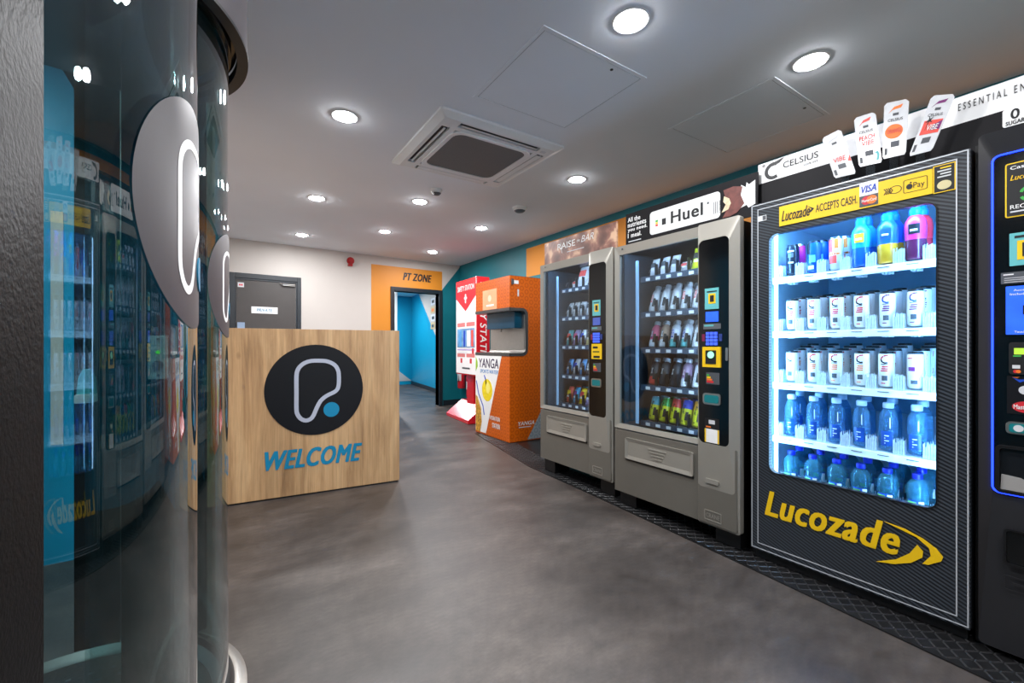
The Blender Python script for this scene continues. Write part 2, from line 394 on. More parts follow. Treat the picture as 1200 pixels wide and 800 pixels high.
# private door
d1 = thing('door_1', 'dark brown private door with dark blue frame', None, (0.5, bwy(.5), 0)); d1['kind'] = 'structure'
b = MB()
b.prism(rect(.035, .10, 0, 2.125), FB, 0, .03); b.prism(rect(.89, .945, 0, 2.125), FB, 0, .03); b.prism(rect(.10, .89, 2.055, 2.125), FB, 0, .03)
b.prism(rect(.10, .115, 0, 2.055), FB, 0, .018); b.prism(rect(.872, .89, 0, 2.055), FB, 0, .018); b.prism(rect(.115, .872, 2.03, 2.055), FB, 0, .018)
b.build('door_frame', M_FRAME, d1, bevel=.003)
dl = MB().prism(rect(.118, .869, .01, 2.027), FB, 0, .010).build('door_leaf', M_DOOR, d1)
MB().prism(rect(.30, .63, 1.565, 1.66), FB, .010, .014).build('private_plate', M_WINK, dl)
text('lettering', 'PRIVATE', FB, .365, .565, 1.59, 1.635, .016, M_BLUEV, dl, shear=.2, bold=.02)
MB().prism(rect(.135, .21, 1.925, 1.99), FB, .010, .013).build('notice_sticker', M_LGREYP, dl)
b = MB(); b.prism(rect(.15, .168, 1.945, 1.97), FB, .013, .0145); b.prism(rect(.174, .195, 1.945, 1.97), FB, .013, .0145); b.build('notice_print', M_REDP, dl)
MB().prism(rect(.13, .22, 1.30, 1.43), FB, .010, .016).build('push_plate', mat('pale_blue_plate', (140, 160, 186), .4, .3), dl)
b = MB(); b.prism(rect(.70, .86, 1.985, 2.01), FB, .012, .045); b.tube([FB(.86, 2.0, .06), FB(.7, 2.0, .05), FB(.66, 2.02, .03)], .006); b.build('door_closer', M_STEEL, d1)
# corridor beyond the doorway
b = MB(); A0 = (3.80, 7.55); A1 = (4.06, 9.12); A2 = (4.43, 11.95)
b.prism([A0, A1, A2, (4.56, 11.95), (4.2, 9.1), (3.95, 7.5)], lambda x, y, d: (x, y, d), 0, 2.5)
cw = b.build('wall_corridor', M_TEALB); struct(cw, 'teal corridor wall with white diagonal beyond the doorway')
def FC(y, z, d):
    k = (A2[0] - A1[0]) / (A2[1] - A1[1]); return (A1[0] + k * (y - A1[1]) - d, y, z)
MB().prism([(11.1, 2.5), (9.05, 1.02), (9.05, 2.5)], FC, 0, .004).build('paint_diagonal', M_WHITE, cw)
MB().prism(rect(8.9, 11.95, 0, .1), FC, 0, .012).build('skirting', M_FRAME, cw)
b = MB().box(1.2, 4.5, 11.95, 12.1, 0, 2.5); ce = b.build('wall_corridor_end', M_TEALB); struct(ce, 'teal wall at far end of corridor')
MB().prism([(3.35, 0.1), (4.43, .1), (3.35, .95)], FY(11.95), 0, .004).build('paint_diagonal', M_WHITE, ce)
struct(MB().box(1.2, 1.3, 7.4, 12, 0, 2.5).build('wall_corridor_left', M_TEALB), 'teal left wall of corridor')
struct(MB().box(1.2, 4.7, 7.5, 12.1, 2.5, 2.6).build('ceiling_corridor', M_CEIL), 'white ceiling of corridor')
b = MB().box(3.30, 3.36, 10.0, 10.05, 0, 2.45).box(2.4, 3.3, 10.0, 10.05, 2.38, 2.45); struct(b.build('trim_3', M_WPL), 'white door lining inside the corridor')
for i, (y, z, mm) in enumerate(((9.5, 2.08, M_LGREYP), (9.52, 1.88, mat('wood_tone_print', (196, 176, 130), .5)), (9.5, 1.69, M_LGREYP), (9.52, 1.50, mat('wood_tone_print', (196, 176, 130), .5)))):
    p = MB().prism(rect(y, y + .36, z, z + .16), FC, .004, .012).build('wall_poster', mm, origin=FC(y, z, 0))
    tag(p, ('top', 'second', 'third', 'lowest')[i] + ' small poster on the corridor wall beyond the doorway', 'poster', 'corridor posters')
    MB().prism(rect(y + .07, y + .27, z + .04, z + .11), FC, .012, .0135).build('poster_print', (M_INK, M_ORP, M_INK, M_DGREYP)[i], p)
# left: lobby beyond the entry pods
struct(MB().box(-.52, -.42, 3.1, 7.35, 0, H).build('wall_left', M_WHITE), 'white left wall behind the reception desk')
lw = MB().box(-3.0, -.52, 3.1, 3.2, 0, H).build('wall_lobby', M_TEALB); struct(lw, 'teal lobby wall seen through the glass pods')
MB().prism(rect(-.737, -.692, .6, 1.78), FY(3.1), 0, .004).build('paint_stripe', M_WHITE, lw)
struct(MB().box(-3.1, -3.0, -1.7, 3.2, 0, H).build('wall_lobby_left', M_TEALB), 'teal far wall of lobby')
struct(MB().box(-3.1, 3.8, -1.8, -1.7, 0, H).build('wall_front', M_WHITE), 'white wall behind the viewer')
struct(MB().box(-.30, -.2, -1.7, .28, 0, H).build('wall_pod_side', M_BLACKTEX), 'black panel wall beside the first pod')
struct(MB().box(-.52, -.32, 2.2, 3.1, 2.15, H).build('trim_4', M_BLACKTEX), 'black header panel beyond the pods')

# ================================================================== LIGHTS
def downlight(x, y, label, w=LAMP_W, z=H):
    t = thing('ceiling_downlight', label, 'downlight', (x, y, z), 'recessed ceiling downlights')
    MB().lathe([(.062, -.002), (.078, -.006), (.085, 0)], 28, (x, y, z)).build('trim_ring', M_WPL, t)
    MB().lathe([(.0, -.022), (.03, -.02), (.052, -.013), (.063, -.003)], 28, (x, y, z)).build('diffuser', M_LAMP, t)
    ld = bpy.data.lights.new('downlight_lamp', 'AREA'); ld.shape = 'DISK'; ld.size = .13; ld.energy = w; ld.color = (.98, .985, 1.0)
    lo = bpy.data.objects.new('downlight_lamp', ld); COL.objects.link(lo); lo.parent = t; lo.location = (0, 0, -.026)
LIGHTS = [((739, 24), 'large bright downlight at top of view nearest the square ceiling panel'),
          ((950, 72), 'bright downlight above the yellow lettered drinks fridge'),
          ((404, 136), 'downlight left of the ceiling air conditioner'),
          ((676, 210), 'downlight right of the ceiling air conditioner, above the silver machines'),
          ((371, 232), 'downlight above the reception desk, left one of its pair'),
          ((492, 236), 'downlight straight below the ceiling air conditioner'),
          ((354, 275), 'farthest left downlight above the private door'),
          ((451, 271), 'downlight nearest the red alarm sounder'),
          ((564, 267), 'downlight above the orange hydration machine'),
          ((507, 295), 'farthest downlight in front of the orange doorway surround')]
for (u, v), lb in LIGHTS:
    x, y = UZ(u, v, H); downlight(x, y, lb)
for x, y, lb in ((.56, 1.25, 'downlight above the glass pods, out of view'), (.5, -.35, 'downlight behind the viewer on the pod side'),
                 (1.5, -.4, 'downlight behind the viewer in the middle'), (2.5, -.6, 'downlight behind the viewer on the machine side')):
    downlight(x, y, lb)
downlight(-1.3, 2.2, 'downlight in the lobby beyond the pods', LOBBY_W); downlight(-1.3, .5, 'downlight in the lobby near the pod entrances', LOBBY_W)
downlight(2.7, 8.9, 'added corridor lamp near the doorway, standing in for daylight', CORRIDOR_W, 2.5); downlight(3.1, 10.8, 'added lamp at the corridor end, standing in for daylight', CORRIDOR_W, 2.5)  # lamps added to stand in for the corridor's daylight

# ================================================================== CEILING FITTINGS
def ac_unit():
    x0, x1, y0, y1 = 1.12, 2.125, 2.50, 3.485; cx, cy = (x0 + x1) / 2, (y0 + y1) / 2
    t = thing('ceiling_air_conditioner', 'square white ceiling cassette air conditioner with grey mesh grille', 'air conditioner', (cx, cy, H))
    f = FZ(H)
    MB().plate(rrect(x0, x1, y0, y1, .02), rrect(x0 + .05, x1 - .05, y0 + .05, y1 - .05, .02), f, 0, .016, din=.036).build('outer_frame', M_WPL, t)
    b = MB(); b.plate(rrect(cx - .335, cx + .335, cy - .335, cy + .335, .09), rrect(cx - .30, cx + .30, cy - .30, cy + .30, .075), f, .02, .046, din=.04); b.build('grille_frame', M_WPL, t)
    MB().prism(rrect(cx - .302, cx + .302, cy - .302, cy + .302, .075), f, .02, .034).build('grille_mesh', M_GREYM, t)
    hw = (x1 - x0) / 2 - .05; hh = (y1 - y0) / 2 - .05; s0, s1, L = .365, .425, .33
    fp = MB()
    for a0, a1, b0, b1 in ((-hw, hw, s1, hh), (-hw, hw, -hh, -s1), (-hw, -s1, -s1, s1), (s1, hw, -s1, s1),
                           (-s1, -L, s0, s1), (L, s1, s0, s1), (-s1, -L, -s1, -s0), (L, s1, -s1, -s0), (-s1, -s0, L, s0), (s0, s1, L, s0), (-s1, -s0, -s0, -L), (s0, s1, -s0, -L),
                           (-s0, s0, .325, s0), (-s0, s0, -s0, -.325), (-s0, -.325, -.325, .325), (.325, s0, -.325, .325)):
        fp.box(cx + a0, cx + a1, cy + b0, cy + b1, H - .036, H - .02)
    fp.build('face_plate', M_WPL, t)
    for i, (a0, a1, b0, b1) in enumerate(((-L, L, -s1, -s0), (-s1, -s0, -L, L), (-L, L, s0, s1), (s0, s1, -L, L))):
        MB().box(cx + a0, cx + a1, cy + b0, cy + b1, H - .014, H - .008).build('air_slot', M_BLACK, t)
        k = .016 if i < 2 else 0
        if i % 2 == 0:
            q = MB().box(cx + a0 + .02, cx + a1 - .02, cy + b0 + .006 + k * 1.2, cy + b1 - .006 - k, H - .037, H - .033)
        else: q = MB().box(cx + a0 + .006 + k, cx + a1 - .006 - k, cy + b0 + .02, cy + b1 - .02, H - .037, H - .033)
        q.build('louvre_flap', M_WPL, t)
    MB().box(cx + .36, cx + .40, cy - .40, cy - .37, H - .039, H - .036).build('indicator_badge', M_LGREYP, t)
ac_unit()
def panel(x0, x1, y0, y1, label):
    t = thing('ceiling_access_panel', label, 'panel', ((x0 + x1) / 2, (y0 + y1) / 2, H), 'ceiling access panels')
    f = FZ(H); w_ = .022
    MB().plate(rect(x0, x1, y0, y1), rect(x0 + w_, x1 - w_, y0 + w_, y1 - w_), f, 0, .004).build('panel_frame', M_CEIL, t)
    MB().plate(rect(x0 + w_, x1 - w_, y0 + w_, y1 - w_), rect(x0 + w_ + .004, x1 - w_ - .004, y0 + w_ + .004, y1 - w_ - .004), f, 0, .0012).build('shadow_gap', M_DGREYP, t)
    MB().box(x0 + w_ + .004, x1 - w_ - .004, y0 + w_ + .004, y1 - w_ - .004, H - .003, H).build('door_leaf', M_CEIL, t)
    MB().disc(x1 - .22, y0 + .055, .009, f, .003, .005, 12).build('key_hole', M_BLACK, t)
panel(1.24, 1.965, 1.61, 2.312, 'square ceiling access panel beside the air conditioner')
panel(2.55, 3.262, 1.21, 1.91, 'square ceiling access panel above the drinks fridge and silver machine')
def sensor(u, v, name, label, r):
    x, y = UZ(u, v, H)
    t = thing(name, label, 'detector', (x, y, H))
    MB().lathe([(r, 0), (r, -.018), (r * .85, -.026), (r * .8, -.026)], 24, (x, y, H)).build('detector_base', M_WPL, t)
    MB().lathe([(r * .78, -.02), (r * .78, -.036), (r * .55, -.05), (0, -.052)], 24, (x, y, H), mats=[1, 0, 0]).build('detector_head', [M_DGREYP, M_WPL], t)
sensor(609, 243, 'smoke_detector', 'round white smoke detector with dark band on ceiling above machines', .078)
sensor(511.5, 222, 'motion_sensor', 'small white motion sensor on ceiling below the air conditioner', .055)
x, z = UB(410, 306)
t = thing('alarm_sounder', 'red fire alarm sounder on the white back wall', 'alarm', FB(x, z, 0))
M_RL = mat('red_lens', (150, 14, 18), .2, var=.05)
def FBq(a, bq, d): return FB(x + a, z + bq, d)
MB().disc(0, 0, .05, FBq, 0, .03, 24).build('sounder_base', M_WPL, t)
b = MB(); b.disc(0, 0, .058, FBq, .03, .055, 24); b.disc(0, 0, .045, FBq, .055, .085, 24); b.disc(0, 0, .03, FBq, .085, .1, 24); b.build('sounder_body', M_RL, t)
MB().prism(rrect(-.035, .035, -.085, -.05, .01), FBq, 0, .05).build('strobe', M_RL, t)

# ================================================================== RECEPTION DESK
def desk():
    p0 = Vector((.019, 3.548)); p1 = Vector((1.172, 3.437)); e = (p1 - p0).normalized(); nrm = Vector((e.y, -e.x))
    def F(s, z, d): q = p0 + e * s + nrm * d; return (q.x, q.y, z)
    W = (p1 - p0).length; L = -.46; HT = 1.222
    t = thing('reception_desk', 'oak reception desk with round black logo and blue welcome lettering', 'desk', (.5, 3.6, 0))
    MB().prism(rect(L, W, .012, HT), F, -.03, 0).build('front_panel', M_WOOD, t, bevel=.0015)
    MB().prism(rect(W - .03, W, .012, HT), F, -.62, -.03).build('side_panel', M_WOOD, t)
    MB().prism(rect(L, L + .03, .012, HT), F, -.62, -.03).build('side_panel', M_WOOD, t)
    MB().prism(rect(L + .03, W - .03, .72, .75), F, -.62, -.03).build('worktop', M_WOOD, t)
    MB().prism(rect(L + .03, W - .03, HT - .03, HT), F, -.28, -.03).build('transaction_shelf', M_WOOD, t)
    MB().prism(rect(L + .01, W - .01, 0, .012), F, -.6, -.008).build('plinth', M_BLACK, t)
    # logo: centre and size read off the desk plane
    cs, cz, rad = .383, .797, .331
    def ups(u, v):
        r = _ray(u, v); k = (p0.x * nrm.x + p0.y * nrm.y) / (r[0] * nrm.x + r[1] * nrm.y)
        q = Vector((r[0] * k, r[1] * k)) - p0; return q.dot(e), CZ + r[2] * k
    a, _ = ups(309.3, 457); bq, _ = ups(425.3, 457); _, zt = ups(366, 403.8); _, zb = ups(366, 509.4)
    cs, cz, rad = (a + bq) / 2, (zt + zb) / 2, (bq - a) / 2; rz = (zt - zb) / 2; rad = (rad + rz) / 2
    lg = MB().disc(cs, cz, rad, F, 0, .004, 64).build('logo_disc', M_NAVY, t)
    MB().strip([(cs + rad * q[0], cz + rad * q[1]) for q in PLOGO], .086 * rad, F, .004, .006, True).build('logo_outline', M_LOGOGREY, lg)
    MB().disc(cs + .32 * rad, cz - .46 * rad, .166 * rad, F, .004, .006, 32).build('logo_dot', M_BLUEV, lg)
    l_, zb1 = ups(310, 552.5); r_, zb2 = ups(424.3, 539); _, zt1 = ups(310, 529.4); _, zt2 = ups(424.3, 518)
    text('lettering', 'WELCOME', F, l_, r_, (zb1 + zb2) / 2, (zt1 + zt2) / 2, .003, M_BLUEV, t, shear=.3, bold=.085)
def smooth_loop(P, n=3):
    out = []
    k = len(P)
    for i in range(k):
        a, b_, c, d = P[i - 1], P[i], P[(i + 1) % k], P[(i + 2) % k]
        for j in range(n):
            q = j / n
            out.append(tuple(.5 * ((2 * b_[m]) + (-a[m] + c[m]) * q + (2 * a[m] - 5 * b_[m] + 4 * c[m] - d[m]) * q * q + (-a[m] + 3 * b_[m] - 3 * c[m] + d[m]) * q ** 3) for m in (0, 1)))
    return out
PLOGO = smooth_loop([(-.386, .315), (-.36, .45), (-.30, .54), (-.21, .605), (-.084, .642), (.10, .642), (.25, .62), (.39, .54), (.46, .42), (.476, .30), (.476, .12),
         (.45, 0), (.38, -.07), (.22, -.147), (.10, -.25), (.02, -.40), (-.04, -.55), (-.10, -.635), (-.20, -.668), (-.30, -.62), (-.365, -.52), (-.386, -.40), (-.386, -.05)])
desk()

# ================================================================== ENTRY PODS
PR = .4385
PODS = [(-.4765, .843), (-.432, 1.683)]
def pod(cx, cy, label, p0, lR, lz):
    t = thing('entry_pod', label, 'entry pod', (cx, cy, 0), 'cylindrical glass entry pods')
    A = R(56); n = 48
    MB().lathe([(PR, .055), (PR, 2.03), (PR - .010, 2.03), (PR - .010, .055), (PR, .055)], n, (cx, cy, 0), a0=-A, a1=A).build('curved_glass_door', M_PODGLASS, t)
    B = R(50)
    MB().lathe([(.49, 0), (.49, .012), (.468, .022), (.455, .022)], n, (cx, cy, 0), a0=-B, a1=B).build('floor_flange', M_STEEL, t)
    MB().lathe([(.455, .0), (.455, .026), (.445, .05), (.425, .05), (.42, .03)], n, (cx, cy, 0), a0=-B, a1=B).build('door_track', M_BLACK, t)
    MB().lathe([(.4195, .03), (.40, .012), (.395, .004)], 64, (cx, cy, 0)).build('base_ring', mat('dull_metal_ring', (120, 124, 122), .4, .6), t)
    fl = MB().lathe([(.395, .004), (.0, .0045)], 64, (cx, cy, 0)).build('pod_floor', mat('black_studded_mat', (22, 24, 24), .55, bump=.6, bscale=120), t)
    m = MB()
    for i in range(-6, 7):
        for j in range(-6, 7):
            px_, py_ = i * .055 + (j % 2) * .0275, j * .05
            if px_ ** 2 + py_ ** 2 < .36 ** 2: m.box(cx + px_ - .006, cx + px_ + .006, cy + py_ - .004, cy + py_ + .004, .0045, .007)
    tag(m.build('mat_studs', M_DGREYP, fl), 'small pale studs of the pod mat', kind='stuff')
    # head drum
    MB().lathe([(.49, 2.02), (.49, 2.5)], n, (cx, cy, 0), a0=-B, a1=B).build('head_drum', mat('drum_dark_grey', (58, 55, 58), .35, var=.05), t)
    MB().lathe([(.493, 2.03), (.493, 2.02), (.462, 2.02), (.462, 2.05)], n, (cx, cy, 0), a0=-B, a1=B).build('drum_lip', M_BLACK, t)
    MB().lathe([(.462, 2.06), (.446, 2.06), (.446, 2.03), (.425, 2.03), (.425, 2.05), (.40, 2.06)], n, (cx, cy, 0), a0=-A, a1=A).build('head_track', M_BLACKG, t)
    MB().lathe([(.43, 2.055), (.0, 2.06)], 64, (cx, cy, 0)).build('pod_roof', mat('roof_dark_grey', (44, 48, 52), .3, var=.05), t)
    # curved logo decal
    def C(a, z, d):
        q = p0 + a / PR; return (cx + (PR + d) * math.cos(q), cy + (PR + d) * math.sin(q), z)
    m = MB(); rings, seg = 8, 64
    vs = [C(0, lz, .0015)]; fs = []
    for r_ in range(1, rings + 1):
        for k in range(seg):
            g = 2 * math.pi * k / seg; vs.append(C(lR * r_ / rings * math.cos(g), lz + lR * r_ / rings * math.sin(g), .0015))
    for k in range(seg):
        fs.append((0, 1 + k, 1 + (k + 1) % seg))
        for r_ in range(rings - 1):
            a_, b_ = 1 + r_ * seg + k, 1 + r_ * seg + (k + 1) % seg; fs.append((a_, a_ + seg, b_ + seg, b_))
    lg = m.add(vs, fs, 0, True).build('logo_disc', mat('pod_logo_vinyl', (58, 54, 58), .45, var=.04), t)
    MB().strip([(lR * q[0], lz + lR * q[1]) for q in PLOGO], .075 * lR, C, .0015, .002, True).build('logo_outline', M_WINK, lg)
    MB().disc(.32 * lR, lz - .46 * lR, .166 * lR, C, .0015, .0035, 24).build('logo_dot', M_BLUEV, lg)
pod(*PODS[0], 'nearest cylindrical glass entry pod with large round logo', R(-7), .16, 1.285)
pod(*PODS[1], 'second glass entry pod with visible black head ring, nearer the desk', R(-7), .16, 1.285)
def sanitiser():
    y = 2.124; f = FY(y); x0 = -.436
    t = thing('hand_sanitiser', 'small teal hand sanitiser bottle with white drip tray on black pod panel', 'dispenser', (x0 + .025, y, .9))
    MB().prism([(x0, .93), (x0 + .05, .93), (x0 + .046, .985), (x0 + .034, 1.018), (x0 + .016, 1.018), (x0 + .004, .985)], f, 0, .03).build('bottle', M_TEALP, t, bevel=.003)
    MB().prism(rrect(x0 - .002, x0 + .05, .90, .93, .004), f, 0, .045).build('drip_tray', M_WPL, t)
# posts between the pods
def post(xr, y0, y1, label, rear=False, key=False):
    t = thing('pod_post', label, 'post', (xr - .04, (y0 + y1) / 2, 0), 'black posts beside the pods')
    MB().box(xr - .082, xr, y0, y1, 0, 2.55).build('front_post', M_BLACKTEX, t, bevel=.003)
    if rear: MB().box(xr - .385, xr - .262, y0 + .065, y1 + .04, 0.0, 2.04).build('rear_panel', M_BLACK, t, bevel=.003)
    if key:
        k = MB().box(xr - .037, xr - .004, y0 - .012, y0, 1.028, 1.122).build('key_switch_plate', M_LGREYP, t, bevel=.002)
        kx = xr - .02
        MB().disc(kx, 1.058, .010, FY(y0 - .012), 0, .008, 20).build('key_barrel', M_STEEL, k)
        MB().disc(kx, 1.086, .0035, FY(y0 - .012), 0, .002, 12).build('status_light', mat('green_indicator', (80, 255, 60), .4, var=0, emit=1.5), k)
        for sz in (1.114, 1.036): MB().disc(kx, sz, .003, FY(y0 - .012), 0, .001, 10).build('fixing_screw', M_DGREYP, k)
post(-.1025, .285, .42, 'black textured post filling the left edge of the view')
post(-.103, 1.215, 1.30, 'black textured post with key switch between the two pods', key=True)
sanitiser()
post(-.0635, 2.06, 2.14, 'black post beyond the second pod', rear=True)

# ================================================================== FLOOR MAT
def tread_mat():
    P = [(2.03, -.9), (2.085, .32), (2.162, 1.18), (2.244, 2.28), (2.296, 3.2), (2.40, 3.75), (2.60, 4.78), (3.5, 4.78), (3.5, -.9)]
    t = thing('tread_mat', 'black rubber tread mat running under the vending machines', 'mat', (2.9, 1.9, 0))
    MB().prism(P, lambda x, y, d: (x, y, d), .0005, .006).build('mat_sheet', M_RUBBER, t)
    def edge(y):
        for (x0, y0), (x1, y1) in zip(P[:6], P[1:7]):
            if y0 <= y <= y1: return x0 + (x1 - x0) * (y - y0) / (y1 - y0)
        return 9
    m = MB(); y = -.6; row = 0
    while y < 4.72:
        x = edge(y) + .012
        k = 0
        while k < 7:
            a = R(38) if (row + k) % 2 else R(-38)
            cx, cy = x + .018 + k * .036, y; dx, dy = .02 * math.cos(a), .02 * math.sin(a); nx, ny = -.0035 * math.sin(a), .0035 * math.cos(a)
            if cx < 3.4:
                m.add([(cx - dx - nx, cy - dy - ny, .006), (cx + dx - nx, cy + dy - ny, .006), (cx + dx + nx, cy + dy + ny, .006), (cx - dx + nx, cy - dy + ny, .006),
                       (cx - dx * .8, cy - dy * .8, .0095), (cx + dx * .8, cy + dy * .8, .0095)],
                      [(0, 1, 5, 4), (2, 3, 4, 5), (1, 2, 5), (3, 0, 4)])
            k += 1
        y += .03; row += 1
    tag(m.build('tread_bars', mat('worn_rubber_tread', (44, 44, 46), .28, .2, var=.2), t), 'raised zigzag tread bars', kind='stuff')
tread_mat()

# ================================================================== PRODUCTS (prototypes: meshes shared by all copies)
def lathe_mesh(name, prof, mats, idx=None, seg=20):
    return MB().lathe(prof, seg, mats=idx).mesh(name, mats)
def FCy(r):                                     # print wrapped on a cylinder, facing -X: (s along right as seen, z)
    return lambda s, z, d: (-(r + d) * math.cos(s / r), -(r + d) * math.sin(s / r), z)
def wrap_rect(m, r, s0, s1, z0, z1, mi, d=.0004, n=5):
    f = FCy(r); vs = []; fs = []
    for i in range(n + 1):
        s_ = s0 + (s1 - s0) * i / n; vs += [f(s_, z0, d), f(s_, z1, d)]
    for i in range(n): fs.append((2 * i, 2 * i + 2, 2 * i + 3, 2 * i + 1))
    m.add(vs, fs, mi, True); return m
CANH, CANR = .156, .0285
def slim_can_meshes(name, body, word, mark_a, mark_b, lid, alt=None):
    body_me = lathe_mesh(name, [(0, .003), (.019, 0), (.0235, .004), (CANR, .012), (CANR, CANH - .016), (.0272, CANH - .010)], [body])
    lid_me = lathe_mesh('lid', [(.0285, CANH - .016), (.0265, CANH - .008), (.0250, CANH), (.0225, CANH), (.021, CANH - .004), (0, CANH - .004)], [lid])
    m = MB(); mats = [mark_a, mark_b, word, M_DGREYP]
    if alt is None:
        pts = [(.014, .139), (.003, .138), (-.008, .131), (-.0115, .121), (-.008, .111), (.003, .106), (.012, .107)]
        f = FCy(CANR)
        m.strip(pts[:4], .0065, f, .0002, .0006, m=0); m.strip(pts[3:], .0065, f, .0002, .0006, m=1)
        wrap_rect(m, CANR, -.012, .012, .098, .102, 3)
        for k in range(3): wrap_rect(m, CANR, -.014 + k * .003, .012 + k * .001, .068 + k * .009, .074 + k * .009, 2)
        wrap_rect(m, CANR, -.009, .011, .028, .05, 3)
        wrap_rect(m, CANR, -.012, .004, .014, .018, 2)
    else: alt(m)
    return body_me, lid_me, m.mesh('can_print', mats)
def make_can(meshes, name='drink_can'):
    root = thing(name, 'x', 'can'); part('can_body', meshes[0], root); part('lid', meshes[1], root); part('can_print', meshes[2], root); return root
PROTO = []
def proto(o): PROTO.append(o); return o
M_CANW = mat('white_can_enamel', (236, 238, 242), .28, var=.02)
can_red = proto(make_can(slim_can_meshes('can_body', M_CANW, M_REDP, M_REDP, M_NAVY, M_DLID)))
can_pur = proto(make_can(slim_can_meshes('can_body', M_CANW, M_PURP, M_PURP, M_BLUEP, M_DLID)))
can_org = proto(make_can(slim_can_meshes('can_body', M_CANW, M_ORP, M_REDP, M_NAVY, M_DLID)))
def alt_red(m):
    f = FCy(CANR)
    m.prism([(.0, .122), (.022, .135), (.02, .11)], f, .0002, .0006, 0); m.prism([(-.004, .04), (.02, .062), (.018, .035)], f, .0002, .0006, 0)
    wrap_rect(m, CANR, -.022, -.002, .126, .131, 0); wrap_rect(m, CANR, -.02, .004, .074, .092, 2); wrap_rect(m, CANR, -.01, .012, .02, .036, 3)
can_red2 = proto(make_can(slim_can_meshes('can_body', M_CANW, M_PURP, M_REDP, M_NAVY, M_DLID, alt_red)))
def plain_print(cols):
    def g(m):
        for k, (s0, s1, z0, z1, mi) in enumerate(cols): wrap_rect(m, CANR, s0, s1, z0, z1, mi)
    return g
can_dark = proto(make_can(slim_can_meshes('can_body', mat('near_black_can', (26, 28, 40), .25), M_LGREYP, M_LGREYP, M_DGREYP, M_DLID, plain_print([(-.016, .014, .118, .126, 0), (-.014, .012, .09, .112, 1), (-.012, .012, .06, .068, 2)]))))
can_blue = proto(make_can(slim_can_meshes('can_body', mat('blue_can', (22, 80, 200), .25), M_LGREYP, M_NAVY, M_TEALP, M_DLID, plain_print([(-.03, -.006, .09, .146, 0), (-.012, .016, .05, .085, 1), (-.02, .01, .016, .034, 2)]))))
can_stripe = proto(make_can(slim_can_meshes('can_body', mat('silver_white_can', (216, 220, 228), .3), M_ORP, M_CORAL, M_ORP, M_ALU, plain_print([(-.028, -.004, .085, .145, 0), (.004, .02, .1, .145, 1), (-.024, .012, .03, .068, 0), (-.03, .03, .07, .08, 1)]))))
can_pink = proto(make_can(slim_can_meshes('can_body', mat('magenta_can', (214, 50, 150), .25), M_LGREYP, M_PURP, M_WINK, M_ALU, plain_print([(-.016, .014, .09, .12, 0)]))))
def sports_bottle(bodyc, sleeve, spot, liquid, capm):
    root = thing('sports_bottle', 'x', 'bottle')
    part('bottle_body', lathe_mesh('bottle_body', [(0, .002), (.03, 0), (.036, .008), (.0355, .06), (.034, .085), (.0355, .10), (.037, .14), (.034, .165), (.022, .186), (.019, .19)],
         [bodyc, sleeve, liquid], [2, 2, 2, 2, 1, 1, 1, 1, 1], 24), root)
    part('sports_cap', lathe_mesh('sports_cap', [(.020, .186), (.0215, .19), (.0215, .212), (.017, .216), (.014, .232), (.010, .236), (0, .236)], [capm], None, 20), root)
    m = MB(); wrap_rect(m, .0368, -.018, .02, .108, .15, 0); wrap_rect(m, .0372, -.012, .012, .12, .128, 1)
    part('sleeve_print', m.mesh('sleeve_print', [spot, M_WINK]), root); return root
M_CAPB = mat('blue_cap', (20, 120, 235), .3)
sb_a = proto(sports_bottle(M_BLUEP, mat('cyan_sleeve', (30, 150, 205), .3), M_YEL, mat('amber_drink', (30, 90, 200), .2), M_CAPB))
sb_b = proto(sports_bottle(M_BLUEP, mat('royal_sleeve', (28, 90, 215), .3), M_BLUEP, mat('orange_drink', (206, 150, 40), .2), M_CAPB))
sb_c = proto(sports_bottle(M_BLUEP, mat('magenta_sleeve', (196, 44, 130), .3), M_NAVY, mat('dark_berry_drink', (86, 30, 60), .2), M_CAPB))
sb_d = proto(sports_bottle(M_BLUEP, mat('red_sleeve', (220, 40, 60), .3), M_PINKP, mat('red_drink', (200, 40, 60), .2), M_CAPB))
M_WATER = halfclear('blue_tinted_bottle', (170, 212, 236), (110, 165, 205), .30, .05)
M_WATERD = mat('deep_blue_bottle_label', (20, 70, 150), .3, var=.1)
def water_bottle():
    root = thing('water_bottle', 'x', 'bottle')
    part('bottle_body', lathe_mesh('bottle_body', [(0, .004), (.028, 0), (.033, .008), (.033, .13), (.031, .15), (.022, .172), (.0165, .18), (.0165, .186)], [M_WATER], None, 24), root)
    part('bottle_cap', lathe_mesh('bottle_cap', [(.0185, .184), (.0195, .187), (.0195, .204), (.017, .208), (0, .208)], [mat('pale_cap', (200, 216, 232), .4)], None, 20), root)
    m = MB(); wrap_rect(m, .033, -.022, .022, .02, .085, 0)
    for k in range(4): wrap_rect(m, .0334, -.008, -.004 + .012 * (k % 2), .03 + k * .011, .034 + k * .011, 1)
    m.strip([(.012, .10), (.012, .145)], .003, FCy(.033), .0002, .0005, m=1)
    part('bottle_print', m.mesh('bottle_print', [M_WATERD, M_WINK]), root); return root
wb_p = proto(water_bottle())
